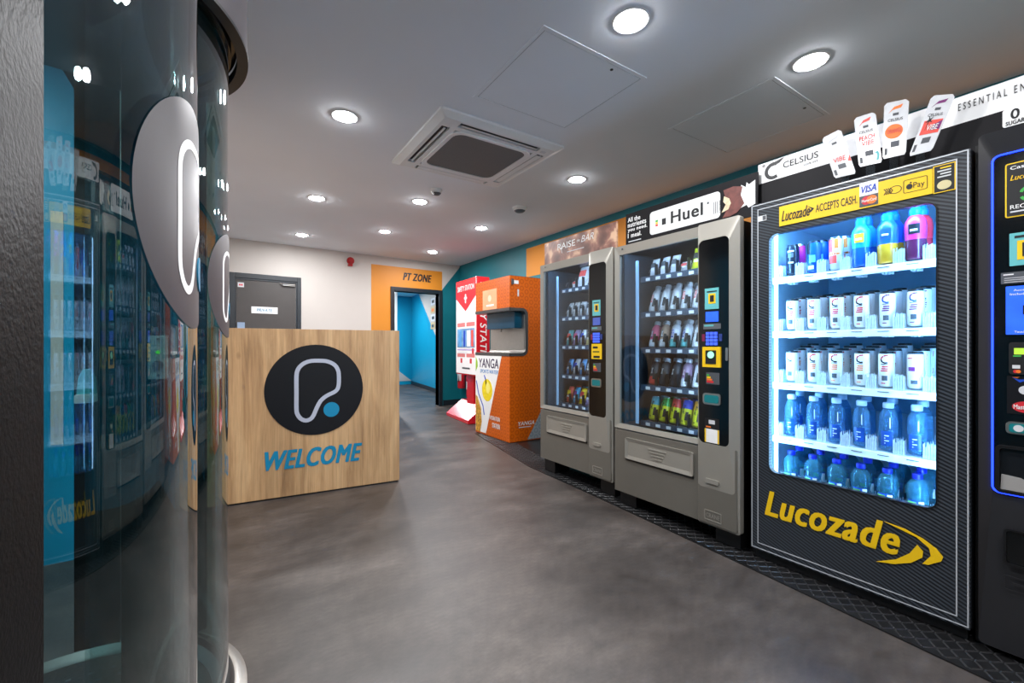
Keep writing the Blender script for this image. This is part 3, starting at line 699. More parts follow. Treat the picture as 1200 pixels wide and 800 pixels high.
def round_bottle():
    root = thing('round_water_bottle', 'x', 'bottle')
    part('bottle_body', lathe_mesh('bottle_body', [(0, .004), (.028, 0), (.034, .008), (.0335, .07), (.0365, .085), (.0385, .11), (.035, .13), (.024, .148), (.015, .156), (.015, .162)],
         [halfclear('aqua_tinted_bottle', (150, 208, 222), (84, 160, 184), .34, .05)], None, 24), root)
    part('bottle_cap', lathe_mesh('bottle_cap', [(.017, .158), (.018, .161), (.018, .176), (.015, .18), (0, .18)], [mat('deep_blue_cap', (20, 40, 200), .35)], None, 20), root)
    m = MB(); wrap_rect(m, .0348, -.026, .03, .03, .072, 0); wrap_rect(m, .0352, -.026, .004, .05, .066, 1); wrap_rect(m, .0352, .012, .03, .03, .07, 2)
    part('bottle_label', m.mesh('bottle_label', [M_BLUEP, mat('leaf_green_print', (120, 200, 80), .4), M_WINK]), root); return root
rb_p = proto(round_bottle())
def shake_bottle(body, low, accent):
    root = thing('shake_bottle', 'x', 'bottle')
    part('bottle_body', lathe_mesh('bottle_body', [(0, .003), (.026, 0), (.031, .008), (.031, .05), (.031, .12), (.028, .14), (.018, .158), (.0165, .162)], [body, low], [1, 1, 1, 0, 0, 0, 0], 20), root)
    part('bottle_cap', lathe_mesh('bottle_cap', [(.0185, .16), (.0205, .163), (.0205, .182), (.018, .186), (0, .186)], [mat('white_cap', (220, 228, 236), .35)], None, 18), root)
    m = MB(); wrap_rect(m, .031, -.02, .002, .062, .115, 0); wrap_rect(m, .0312, .006, .024, .03, .09, 1)
    m.strip([(-.012, .07), (-.002, .11)], .004, FCy(.0312), .0002, .0008, m=2); m.strip([(-.002, .07), (-.012, .11)], .004, FCy(.0312), .0002, .0008, m=2)
    part('bottle_label', m.mesh('bottle_label', [accent, M_INK, M_WINK]), root); return root
M_SHW = mat('white_bottle', (222, 226, 234), .35); M_SHD = mat('dark_bottle', (44, 48, 56), .35); M_SHT = mat('tan_bottle', (176, 146, 124), .35); M_SHP = mat('mauve_bottle', (170, 140, 170), .35)
sk_w = proto(shake_bottle(M_SHW, M_SHW, M_LGREYP)); sk_r = proto(shake_bottle(M_SHW, M_SHW, M_CORAL)); sk_t = proto(shake_bottle(M_SHT, M_SHW, M_DGREYP)); sk_m = proto(shake_bottle(M_PINKP, M_SHW, M_PURP))
sk_d = proto(shake_bottle(M_SHD, M_SHD, M_INK)); sk_dr = proto(shake_bottle(M_SHD, M_CORAL, M_INK)); sk_p = proto(shake_bottle(M_SHP, M_SHW, M_PURP)); sk_b = proto(shake_bottle(M_SHW, M_TEALP, M_BLUEP))
def energy_can(top, name='energy_can'):
    root = thing(name, 'x', 'can')
    part('can_body', lathe_mesh('can_body', [(0, .003), (.022, 0), (.028, .004), (.032, .012), (.032, .105), (.032, .152), (.028, .163)], [mat('acid_yellow_can', (222, 220, 40), .28), top], [0, 0, 0, 0, 1, 1], 20), root)
    part('lid', lathe_mesh('lid', [(.0285, .16), (.0285, .166), (.026, .166), (.024, .162), (0, .162)], [M_ALU]), root)
    m = MB(); f = FCy(.032); m.strip([(-.014, .075), (-.002, .13)], .006, f, .0002, .0008, m=0); m.strip([(-.002, .07), (-.008, .10), (.006, .125)], .005, f, .0002, .0008, m=0)
    wrap_rect(m, .0322, .008, .026, .03, .085, 0); wrap_rect(m, .0322, -.016, .0, .02, .026, 0)
    part('can_print', m.mesh('can_print', [M_INK]), root); return root
en = [proto(energy_can(mat('can_top_' + n_, c, .28))) for n_, c in (('cyan', (60, 170, 190)), ('green', (50, 180, 80)), ('red', (214, 60, 56)), ('blue', (50, 70, 190)), ('orange', (240, 170, 30)))]
def pouch(colA, colB, w_=.075, h_=.15, name='snack_pouch', cat='pouch'):
    root = thing(name, 'x', cat); m = MB(); n = 8; vs = []; fs = []
    for j in range(n + 1):
        z = h_ * j / n; k = math.sin(math.pi * min(1, max(0, j / n))) ** .5
        for i in range(n + 1):
            y = w_ * (i / n - .5); e_ = math.sin(math.pi * i / n) ** .6 if 0 < i < n else 0
            vs.append((-.022 * k * e_ - .0008, -y, z))
        for i in range(n + 1):
            y = w_ * (i / n - .5); e_ = math.sin(math.pi * i / n) ** .6 if 0 < i < n else 0
            vs.append((.022 * k * e_ + .0008, -y, z))
    q = 2 * (n + 1)
    for j in range(n):
        for s_ in (0, n + 1):
            for i in range(n): fs.append((j * q + s_ + i, j * q + s_ + i + 1, (j + 1) * q + s_ + i + 1, (j + 1) * q + s_ + i))
        fs.append((j * q, j * q + n + 1, (j + 1) * q + n + 1, (j + 1) * q)); fs.append((j * q + n, j * q + 2 * n + 1, (j + 1) * q + 2 * n + 1, (j + 1) * q + n))
    m.add(vs, fs, 0, True); part('pouch_bag', m.mesh('pouch_bag', [colA]), root)
    b_ = MB(); f = FX(-.0225)
    b_.prism(rrect(-w_ * .3, w_ * .3, h_ * .45, h_ * .72, .004), f, -.003, .0005, 0); b_.prism(rrect(-w_ * .22, w_ * .22, h_ * .3, h_ * .4, .003), f, -.003, .0005, 1)
    part('pouch_print', b_.mesh('pouch_print', [colB, M_WINK]), root); return root
M_FOILW = mat('white_foil', (224, 224, 230), .3); M_FOILY = mat('acid_yellow_foil', (226, 232, 30), .35); M_FOILB = mat('blue_foil', (90, 160, 220), .3); M_FOILC = mat('cream_foil', (236, 214, 150), .35); M_FOILD = mat('dark_foil', (70, 70, 84), .3); M_FOILP = mat('lilac_foil', (180, 160, 206), .3); M_FOILT = mat('teal_foil', (110, 196, 200), .35)
po_w = proto(pouch(M_FOILW, M_CORAL, .13, .2)); po_s = proto(pouch(M_FOILW, M_DGREYP, .06, .13)); po_c = proto(pouch(M_FOILW, M_CORAL, .07, .07))
po_y = proto(pouch(M_FOILY, M_INK, .075, .15))
ba = [proto(pouch(a, b_, .062, .135, 'protein_bar', 'bar')) for a, b_ in ((M_FOILT, M_CORAL), (M_FOILP, M_PINKP), (M_FOILC, M_DGREYP), (M_FOILD, M_LGREYP), (M_FOILW, M_BLUEP), (M_FOILB, M_DGREYP))]
bc = [proto(pouch(a, b_, .065, .14, 'snack_bag', 'snack')) for a, b_ in ((M_CORAL, M_YEL), (mat('sky_foil', (60, 170, 215), .35), M_PURP), (M_YEL, M_REDP), (M_FOILP, M_NAVY))]
ORD = ['first', 'second', 'third', 'fourth', 'fifth', 'sixth', 'seventh']
def put(p, x, y, z, label, group, tilt=0., rz=None):
    c = copy_tree(p); c.location = (x, y, z); c.rotation_euler = (0, tilt, R(random.uniform(-8, 8)) if rz is None else rz); tag(c, label, None, group); return c

# ================================================================== SILVER SNACK MACHINES
def silver_machine(X, Y0, Y1, z0, label, second):
    """front plane X; Y0 right (near) side, Y1 left (far) side"""
    dz = z0 - .1; ZT = 1.782 + dz; f = FX(X)
    t = thing('snack_vending_machine', label, 'vending machine', (X + .4, (Y0 + Y1) / 2, 0))
    YP = Y0 + .243                                       # left edge of the payment column
    wy0, wy1, wz0, wz1 = YP + .008, Y1 - .036, .565 + dz, 1.724 + dz
    # cabinet shell: back, sides, top, floor of the chest
    b = MB()
    XB = X + .82
    b.box(X + .03, XB, Y0 + .012, Y0 + .03, z0, ZT - .012); b.box(X + .03, XB, Y1 - .03, Y1 - .012, z0, ZT - .012)
    b.box(X + .03, XB, Y0 + .03, Y1 - .03, ZT - .03, ZT - .012); b.box(XB - .03, XB, Y0 + .03, Y1 - .03, z0, ZT - .03)
    b.box(X + .03, XB - .03, Y0 + .03, Y1 - .03, z0, wz0 - .06)
    b.box(X + .035, XB - .03, YP - .02, YP + .0, wz0 - .06, ZT - .04)
    b.build('cabinet', M_BLACK, t)
    ml = mat('dark_blue_machine_lining', (58, 66, 76), .35)
    MB().box(XB - .045, XB - .03, YP, Y1 - .03, wz0 - .06, ZT - .04).build('back_lining', mat('grey_back_lining', (112, 106, 102), .5), t)
    MB().box(X + .06, XB - .045, Y1 - .036, Y1 - .03, wz0 - .06, ZT - .04).build('side_lining', ml, t)
    # door frame around the window
    MB().plate(rrect(Y1, YP, .535 + dz, ZT, .006), rrect(wy1, wy0, wz0, wz1, .004), f, -.03, 0, din=-.008).build('door_frame', M_SILVER, t)
    MB().prism(rect(wy0 - .004, wy1 + .004, wz0 - .004, wz1 + .004), f, -.022, -.016).build('window_pane', M_MGLASS, t)
    # lower panel and delivery flap
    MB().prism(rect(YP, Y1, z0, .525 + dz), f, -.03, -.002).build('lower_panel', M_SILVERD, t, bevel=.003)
    fy0, fy1, fz0, fz1 = YP + .03, Y1 - .1, .342 + dz, .482 + dz
    fl = MB().plate(rrect(fy1, fy0, fz0, fz1, .012), rrect(fy1 - .022, fy0 + .022, fz0 + .022, fz1 - .022, .01), f, -.004, .010, din=.004).build('delivery_flap', M_SILVER, t)
    MB().prism(rrect(fy1 - .021, fy0 + .021, fz0 + .021, fz1 - .021, .01), f, -.004, .0025).build('flap_panel', M_SILVER, fl)
    fc = (fy0 + fy1) / 2
    for k in range(4):
        w_ = .07 - k * .011; zz = fz1 - .042 - k * .019
        MB().prism(rrect(fc - w_, fc + w_, zz - .004, zz + .004, .004, 3), f, .0025, .007).build('flap_rib', M_SILVER, fl)
    MB().prism(rect(fy0, fy1, fz0 - .012, fz0), f, -.002, .004).build('flap_shadow_gap', M_BLACK, t)
    # payment column: bulges forward with bevelled edges
    po = rrect(YP, Y0, z0, ZT + .006, .012); pi_ = rrect(YP - .018, Y0 + .048, .558 + dz, 1.69 + dz, .03)
    MB().plate(po, pi_, f, -.03, .006, din=.028).build('payment_column', M_SILVER, t)
    pp = MB().prism(rrect(YP - .016, Y0 + .046, .556 + dz, 1.692 + dz, .03), f, -.004, .024).build('payment_panel', M_BLACKG, t)
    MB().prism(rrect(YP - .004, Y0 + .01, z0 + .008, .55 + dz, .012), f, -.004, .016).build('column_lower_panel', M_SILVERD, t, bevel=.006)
    yc = Y0 + .146
    def stick(name, a0, a1, q0, q1, m, d0=.024, d1=.026, par=pp, r_=.002): return MB().prism(rrect(yc - a0, yc - a1, q0 + dz, q1 + dz, r_, 3), f, d0, d1).build(name, m, par)
    s1 = stick('card_sticker', -.042, .04, 1.302, 1.418, M_TEALP)
    stick('sticker_yellow', -.02, .022, 1.332, 1.388, M_YEL, .026, .027); stick('sticker_icon', -.01, .013, 1.342, 1.378, M_INK, .027, .028)
    stick('sticker_heading', -.03, .03, 1.396, 1.402, M_INK, .026, .027)
    stick('payment_screen', -.036, .038, 1.232, 1.288, M_SCREEN if not second else mat('dim_screen', (70, 90, 170), .3, emit=.25), .024, .028)
    stick('display_strip', -.05, .052, 1.192, 1.222, mat('grey_display', (92, 96, 100), .3), .024, .028); stick('display_text', -.044, .012, 1.207, 1.216, M_TEALP, .028, .0285)
    for i in range(4):
        for j in range(3):
            stick('key', -.034 + j * .024, -.015 + j * .024, 1.103 + i * .019, 1.119 + i * .019, M_KEY, .024, .030)
    stick('cancel_key', -.058, -.04, 1.125, 1.165, mat('dark_red_key', (120, 30, 70), .4), .024, .029); stick('enter_key', .042, .06, 1.125, 1.165, mat('dark_blue_key', (40, 60, 130), .4), .024, .029)
    rd = stick('contactless_reader' if not second else 'yellow_label', -.052, .054, .982, 1.094, M_YEL, .024, .034 if not second else .026)
    if not second:
        stick('reader_window', -.032, .03, 1.0, 1.075, M_INK, .034, .036)
        MB().disc(yc, 1.05 + dz, .019, f, .036, .038, 24).build('reader_light', M_GLOW, pp)
    else:
        stick('label_text', -.036, .014, 1.06, 1.075, M_INK, .026, .027); stick('label_text', -.036, .03, 1.03, 1.042, mat('olive_print', (120, 110, 10), .5), .026, .027); stick('label_text', -.03, .034, .99, 1.006, M_INK, .026, .027)
    stick('energy_label', -.034, .044, .888, .952, M_DGREYP)
    for k, m_ in enumerate((M_GREENP, M_YEL, M_ORP, M_REDP)): stick('energy_bar', -.03, -.016 + k * .009, .932 - k * .012, .942 - k * .012, m_, .026, .027)
    stick('coin_slot', -.052, .052, .775, .838, M_STEEL, .024, .03, r_=.015); stick('coin_slot_insert', -.042, .042, .785, .828, mat('teal_insert', (20, 120, 126), .3), .03, .032, r_=.01)
    if not second:
        lb = stick('price_label', -.042, .042, .565, .64, M_WINK); stick('label_band', -.042, .042, .64, .70, M_INK)
        stick('label_edge', -.042, -.034, .565, .64, M_YEL, .026, .027); stick('label_edge', .034, .042, .565, .64, M_YEL, .026, .027)
        stick('label_icon', -.018, .018, .668, .69, M_LGREYP, .026, .027); stick('label_cards', -.034, -.006, .648, .655, M_ORP, .026, .027)
        MB().prism(rrect(Y0 + .053, Y0 + .066, 1.02 + dz, 1.09 + dz, .006), f, .024, .03).build('lock_plate', M_STEEL, pp)
    # coin return cup
    cp = MB().plate(rrect(yc + .05, yc - .045, .335 + dz, .482 + dz, .015), rrect(yc + .04, yc - .035, .36 + dz, .474 + dz, .012), f, .012, .018, din=.006).build('coin_return', M_SILVER, t)
    MB().prism(rrect(yc + .04, yc - .035, .35 + dz, .395 + dz, .01), f, .01, .0175).build('coin_cup', M_BLACK, cp)
    MB().prism(rrect(yc + .042, yc - .037, .338 + dz, .362 + dz, .008), f, .012, .026).build('coin_lip', M_SILVER, cp)
    pl = MB().plate(rrect(yc + .05, yc - .05, .13 + dz, .185 + dz, .003), rrect(yc + .046, yc - .046, .134 + dz, .181 + dz, .003), f, .012, .018).build('maker_plate', M_SILVER, t)
    text('lettering', 'CRANE', f, yc + .04, yc - .04, .146 + dz, .17 + dz, .0175, M_SILVER, pl, bold=.02)
    MB().disc(Y1 - .07, ZT - .022, .006, f, 0, .003, 12).build('frame_screw', M_DGREYP, t)
    # feet
    for y in (Y0 + .02, Y1 - .16): MB().box(X + .035, X + .2, y, y + .14, .0095, z0).build('foot', M_BLACK, t)
    for y in (Y0 + .02, Y1 - .16): MB().box(X + .62, X + .78, y, y + .14, .0095, z0).build('foot', M_BLACK, t)
    MB().box(X + .25, X + .28, Y0 + .03, Y1 - .03, .02, z0).build('kick_plate', M_BLACK, t)
    # added strips hidden behind the frame, beside and above, lighting the products
    MB().box(X + .034, X + .044, wy0 + .02, wy1 - .02, wz1 + .018, wz1 + .026).build('light_strip', M_SLED, t)
    MB().box(X + .037, X + .05, wy0 - .004, wy0 - .001, wz0, wz1).build('light_strip', M_SLED, t)
    MB().prism(rect(wy1 - .083, wy1 - .063, wz0, wz1 - .04), FX(X + .1), -.01, 0).build('light_bar', mat('pale_blue_light_bar', (150, 186, 222), .3, var=0, emit=.4), t)
    # shelves
    SH = [1.572, 1.328, 1.083, .829, .582]
    colY = [YP + .065 + .083 * k for k in range(6)][::-1]
    coil = MB().tube([(.012 + .42 * i / 90, .034 * math.cos(i * .62), .034 * math.sin(i * .62)) for i in range(91)], .0022, 4).mesh('coil', [M_STEEL])
    for z in SH:
        z += dz
        s_ = MB().box(X + .16, XB - .06, YP + .012, Y1 - .10, z - .012, z - .004).build('shelf', mat('shelf_grey', (130, 138, 148), .35, .5), t)
        MB().box(X + .15, X + .16, YP + .012, Y1 - .10, z - .034, z + .004).build('price_rail', mat('rail_clear', (84, 100, 120), .15, .4), s_)
        for k, y in enumerate(colY):
            MB().box(X + .148, X + .15, y - .017, y + .017, z - .028, z - .008).build('price_ticket', M_WINK, s_)
            MB().box(X + .17, X + .2, y - .043, y - .040, z - .004, z + .085).build('divider', M_BLACK, s_)
            c = part('coil', coil, s_, (X + .19 - ROOT[t.name][0], y - ROOT[t.name][1], z + .034 - ROOT[t.name][2]))
    return t, colY, [z + dz for z in SH], X + .205
SILV1 = 'silver vending machine under the black header board, beside the drinks fridge'
SILV2 = 'silver vending machine under the chocolate header board, beside the orange machine'
mh, cy_, sz_, px_ = silver_machine(2.26, 1.242, 2.128, .1, SILV1, False)
WH = 'black-header silver machine'
def fill(rows, colY, SZ, px, where, grp):
    for r_, row in enumerate(rows):
        for k, it in enumerate(row):
            if it is None: continue
            p, desc, tilt, deep = it
            for d_ in range(deep):
                lb = '%s, %s from left, %s shelf of %s' % (desc, ORD[k], ORD[r_], where)
                if d_: lb = '%s behind the %s one, %s shelf of %s' % (desc, ORD[k], ORD[r_], where)
                put(p, px + d_ * .085, colY[k], SZ[r_] - .004 + .031 * math.sin(tilt), lb, grp, tilt)
T = R(17)
A = lambda p, d, n=2: (p, d, T, n)
rows = [[A(po_s, 'silver snack pouch', 1), A(po_s, 'silver snack pouch', 1), A(po_s, 'silver snack pouch', 1), A(po_c, 'small white pouch', 1), A(po_y, 'acid yellow pouch', 1), A(po_y, 'acid yellow pouch', 1)],
        [A(sk_r, 'white coral-labelled bottle'), A(sk_w, 'white shake bottle'), A(sk_w, 'white shake bottle'), A(sk_r, 'white coral-labelled bottle'), A(sk_r, 'white coral-labelled bottle'), A(sk_w, 'white shake bottle')],
        [A(sk_m, 'pink and white bottle'), A(sk_t, 'tan and white bottle'), A(sk_b, 'white and teal bottle'), A(sk_b, 'white and teal bottle'), A(sk_w, 'white shake bottle'), A(sk_w, 'white shake bottle')],
        [A(sk_dr, 'dark bottle with coral base'), A(sk_d, 'dark shake bottle'), A(sk_d, 'dark shake bottle'), A(sk_p, 'mauve shake bottle'), A(sk_w, 'white shake bottle'), A(sk_p, 'mauve shake bottle')],
        [A(en[0], 'yellow can with cyan top'), A(en[1], 'yellow can with green top'), A(en[2], 'yellow can with red top'), A(en[3], 'yellow can with blue top'), A(en[4], 'yellow can with orange top'), A(en[0], 'yellow can with cyan top')]]
fill(rows, cy_, sz_, px_, WH, 'products in the silver machine with black header')
mr_, cy_, sz_, px_ = silver_machine(2.31, 2.185, 3.05, .12, SILV2, True)
WR = 'chocolate-header silver machine'
rows = [[None, None, A(po_c, 'small white pouch', 1), A(po_w, 'large white and coral pouch', 1), None, None],
        [None, A(po_s, 'silver snack pouch'), A(po_s, 'silver snack pouch'), A(po_s, 'silver snack pouch'), A(po_s, 'silver snack pouch'), None],
        [None, A(ba[0], 'teal wrapped bar'), A(ba[1], 'lilac wrapped bar'), A(ba[4], 'white wrapped bar'), A(ba[2], 'cream wrapped bar'), None],
        [None, A(ba[5], 'blue wrapped bar'), A(ba[4], 'white wrapped bar'), A(ba[5], 'blue wrapped bar'), A(ba[3], 'dark wrapped bar'), None],
        [None, A(bc[0], 'coral snack bag'), A(bc[1], 'sky blue snack bag'), A(bc[2], 'yellow snack bag'), A(bc[3], 'lilac snack bag'), None]]
rows = [[r_[1], r_[2], r_[3], r_[4], r_[4] if i else None, None] for i, r_ in enumerate(rows)]
fill(rows, cy_, sz_, px_, WR, 'products in the silver machine with chocolate header')

# ================================================================== DRINKS FRIDGE
def fridge():
    X = 2.28; Y0, Y1, Z0, ZT = .402, 1.199, .05, 1.826; f = FX(X)
    t = thing('drinks_vending_machine', 'black carbon patterned drinks fridge with yellow lettering and lit window', 'vending machine', (X + .4, (Y0 + Y1) / 2, 0))
    wy1, wz1 = UX(901, 275, X); wy0, _ = UX(1097, 235, X); wz0 = .468; wz1 = 1.656
    XB = X + .86; b = MB()
    b.box(X + .03, XB, Y0, Y0 + .03, Z0, ZT); b.box(X + .03, XB, Y1 - .03, Y1, Z0, ZT); b.box(X + .03, XB, Y0 + .03, Y1 - .03, ZT - .06, ZT); b.box(XB - .03, XB, Y0 + .03, Y1 - .03, Z0, ZT - .06)
    b.box(X + .03, XB - .03, Y0 + .03, Y1 - .03, Z0, .30); b.build('cabinet', M_BLACK, t)
    ml = mat('pale_blue_fridge_lining', (158, 188, 208), .45, var=.02)
    b = MB(); b.box(XB - .05, XB - .03, Y0 + .03, Y1 - .03, .30, ZT - .06); b.build('back_lining', mat('mid_blue_back_lining', (110, 156, 186), .45, var=.03), t)
    MB().box(X + .04, XB - .05, Y1 - .045, Y1 - .03, .30, ZT - .06).build('side_lining', ml, t); MB().box(X + .04, XB - .05, Y0 + .03, Y0 + .045, .30, ZT - .06).build('side_lining', ml, t)
    MB().box(X + .04, XB - .05, Y0 + .045, Y1 - .045, ZT - .075, ZT - .06).build('top_lining', ml, t)
    d = MB().plate(rrect(Y1, Y0, Z0 + .005, ZT, .004), rrect(wy1, wy0, wz0, wz1, .035), f, -.03, 0, din=-.003).build('door', M_CARBON, t)
    MB().plate(rrect(wy1 + .004, wy0 - .004, wz0 - .004, wz1 + .004, .037), rrect(wy1, wy0, wz0, wz1, .035), f, 0, .002).build('window_seal', M_BLACK, t)
    MB().prism(rrect(wy1 + .002, wy0 - .002, wz0 - .002, wz1 + .002, .035), f, -.024, -.016).build('window_pane', M_FGLASS, t)
    # pale pinstripes
    ms = mat('silver_pinstripe', (206, 210, 216), .3, .3)
    for g, w_ in ((.004, .004), (.034, .004)):
        MB().plate(rect(Y1 - g, Y0 + g, Z0 + .008 + g * .9, ZT - g * .8), rect(Y1 - g - w_, Y0 + g + w_, Z0 + .008 + g * .9 + w_, ZT - g * .8 - w_), f, 0, .0015).build('pinstripe', ms, d)
    # yellow header strip
    yl, zt = UX(913.5, 242, X); yr, _ = UX(1093, 198, X); zb = 1.688; zt = 1.784
    hd = MB().prism(rect(yr, yl, zb, zt), f, 0, .003).build('yellow_strip', M_YEL, d)
    W = yl - yr
    ya = lambda q: yl - W * q
    text('lettering', 'Lucozade', f, ya(.02), ya(.245), zb + .02, zb + .072, .004, M_INK, t, shear=.35, bold=.02)
    MB().prism([(ya(.225), zb + .03), (ya(.255), zb + .038), (ya(.275), zb + .05), (ya(.22), zb + .068), (ya(.255), zb + .05)], f, .003, .0042).build('swoosh', M_INK, hd)
    text('lettering', 'ACCEPTS CASH.', f, ya(.285), ya(.57), zb + .028, zb + .064, .004, M_INK, t, bold=.012)
    cs = MB().prism(rect(ya(.70), ya(.585), zb + .006, zb + .11), f, .003, .0045).build('card_logo_sticker', M_WINK, d)
    MB().prism(rect(ya(.70), ya(.585), zb + .006, zb + .052), f, .0045, .005).build('card_logo_panel', M_DGREYP, cs)
    text('lettering', 'VISA', f, ya(.597), ya(.69), zb + .064, zb + .094, .0052, M_BLUEP, cs, shear=.25, bold=.03)
    MB().disc(ya(.63), zb + .03, .018, f, .005, .0055, 20).build('card_disc', M_REDP, cs); MB().disc(ya(.662), zb + .03, .018, f, .0052, .0058, 20).build('card_disc', M_ORP, cs)
    text('lettering', 'MasterCard', f, ya(.60), ya(.69), zb + .024, zb + .036, .0062, M_WINK, cs, bold=.01)
    for k in range(4):
        MB().strip([(ya(.745 + k * .012) + .006, zb + .036), (ya(.745 + k * .012) - .002, zb + .048), (ya(.745 + k * .012) + .006, zb + .060)], .003, f, .003, .0042).build('contactless_wave', M_INK, hd)
    MB().strip([(ya(.80) + .012 * math.cos(q / 3.0) * 1.6, zb + .048 + .015 * math.sin(q / 3.0)) for q in range(19)], .002, f, .003, .0042, True).build('contactless_hand', M_INK, hd)
    MB().plate(rrect(ya(.845), ya(.975), zb + .024, zb + .076, .006), rrect(ya(.848), ya(.972), zb + .0255, zb + .0745, .005), f, .003, .0042).build('pay_border', M_INK, hd)
    MB().disc(ya(.878), zb + .047, .0095, f, .003, .0042, 16, ry=.011).build('fruit_mark', M_INK, hd); MB().disc(ya(.886), zb + .062, .003, f, .003, .0042, 8).build('fruit_leaf', M_INK, hd)
    text('lettering', 'Pay', f, ya(.9), ya(.96), zb + .03, zb + .06, .004, M_INK, hd, bold=0)
    MB().plate(rect(Y0 + .1, Y0 + .038, 1.685, 1.79), rect(Y0 + .097, Y0 + .041, 1.688, 1.787), f, 0, .0025).build('sticker_border', M_YEL, d)
    c5 = MB().prism(rect(Y0 + .041, Y0 + .097, 1.688, 1.787), f, 0, .002).build('coin_sticker', M_INK, d)
    MB().disc(Y0 + .069, 1.712, .02, f, .002, .003, 24, ry=.017).build('coin_picture', mat('coin_pale_gold', (206, 196, 150), .4), c5)
    for k in range(4): MB().prism(rect(Y0 + .05, Y0 + .088 - (k % 2) * .008, 1.742 + k * .011, 1.747 + k * .011), f, .002, .003).build('print_line', M_YEL if k == 3 else M_LGREYP, c5)
    MB().prism(rect(Y1 - .037, Y1 - .078, 1.735, 1.762), f, .0005, .002).build('asset_sticker', M_LGREYP, d); MB().prism(rect(Y1 - .06, Y1 - .076, 1.738, 1.759), f, .002, .0025).build('asset_print', M_DGREYP, d)
    # big lettering and swoosh
    ly, lz = UX(896, 604, X); ry_, rz = UX(1050, 640, X)
    text('lettering', 'Lucozade', f, 1.128, .60, .245, .372, .003, M_YEL, d, shear=.28, bold=.075)
    q0 = lambda u, v: UX(u, v, X)
    MB().prism([q0(1036, 610.5), q0(1060, 619), q0(1082, 631), q0(1098, 643), q0(1105.5, 652.5), q0(1103, 657.5), q0(1088, 661.5), q0(1081, 660), q0(1091, 651), q0(1089, 642), q0(1074, 629)], f, .0005, .003).build('swoosh', M_YEL, d)
    MB().prism([q0(1027, 657.5), q0(1050, 655), q0(1066, 648), q0(1075, 638), q0(1082, 646), q0(1081, 653), q0(1068, 659), q0(1048, 660.5)], f, .0005, .003).build('swoosh', M_YEL, d)
    MB().box(X + .02, X + .05, Y0 + .01, Y1 - .01, .0095, Z0).build('kick_plate', M_BLACK, t)
    MB().box(XB - .2, XB - .1, Y0 + .02, Y1 - .02, .0095, Z0).build('foot', M_BLACK, t)
    # lights
    MB().box(X + .035, X + .045, wy1 - .022, wy1 - .009, .36, 1.70).build('light_strip', mat('soft_white_led', (170, 214, 250), .5, var=0, emit=9), t)
    MB().box(X + .032, X + .04, wy1 + .026, wy1 + .038, .36, 1.70).build('light_strip', M_LED, t)  # second left strip, hidden behind the frame, added to light the inside
    MB().box(X + .032, X + .04, wy0 - .012, wy0 - .003, .36, 1.70).build('light_strip', M_LED, t)
    MB().box(X + .05, X + .08, Y0 + .06, Y1 - .06, ZT - .082, ZT - .076).build('light_strip', M_LED, t)
    # shelves
    colY = [1.076, .979, .882, .785, .689, .592]; SH = [1.452, 1.172, .906, .628, .365]
    ms2 = mat('white_shelf', (220, 232, 240), .35, var=.02)
    ac = MB(); rr = random.Random(3)
    for i in range(5):
        for j in range(3): ac.box(.004 + j * .022, .006 + j * .022, -.016 + i * .008, -.013 + i * .008, 0, .062 + .012 * rr.random())
        ac.box(.0, .002, -.0165 + i * .0082, -.0105 + i * .0082, 0, .05 + .02 * rr.random())
    acm = ac.mesh('clear_divider', [M_FROST])
    for i, z in enumerate(SH):
        sl = math.tan(R(9)) * (XB - .07 - X - .135)
        s_ = MB().prism([(X + .135, z - .012), (XB - .07, z - .012 + sl), (XB - .07, z + sl), (X + .135, z)], lambda x, zz, yy: (x, yy, zz), Y0 + .05, Y1 - .05).build('shelf', ms2, t)
        r_ = MB().box(X + .12, X + .135, Y0 + .05, Y1 - .05, z - .03, z + .002).build('shelf_front', mat('shelf_front_white', (236, 244, 248), .3, var=.02), s_)
        for k, y in enumerate(colY):
            MB().box(X + .117, X + .12, y - .02, y + .02, z - .010, z - .007).build('slot_mark', M_DGREYP, s_)
            for e in range(3): MB().box(X + .16, X + .2, y - .015 + e * .012, y - .007 + e * .012, z - .034, z - .014).build('shelf_clip', ms2, s_)
        for k in range(7):
            y = colY[0] + .0485 - .097 * k
            c = part('clear_divider', acm, s_, (X + .14 - ROOT[t.name][0], y - ROOT[t.name][1], z - ROOT[t.name][2]))
    return colY, SH, X + .175
cy_, sz_, px_ = fridge()
FR = 'drinks fridge'
G = 'drinks in the yellow lettered fridge'
front = [[(can_dark, 'black slim can'), (can_blue, 'blue slim can'), (can_stripe, 'orange striped can'), (sb_a, 'cyan and yellow sports bottle'), (sb_b, 'blue sports bottle with orange drink'), (sb_c, 'magenta sports bottle')],
         [(can_red, 'white can with red word')] * 4 + [(can_pur, 'white can with purple word')] * 2,
         [(can_org, 'white can with orange word')] * 4 + [(can_red, 'white can with red word'), (can_red2, 'white can with red triangles')],
         [(wb_p, 'clear water bottle with pale cap')] * 6, [(rb_p, 'round water bottle with blue cap')] * 6]
back1 = [(can_pink, 'magenta slim can'), (can_blue, 'blue slim can'), (can_stripe, 'orange striped can'), (sb_a, 'cyan and yellow sports bottle'), (sb_b, 'blue sports bottle'), (sb_d, 'red sports bottle')]
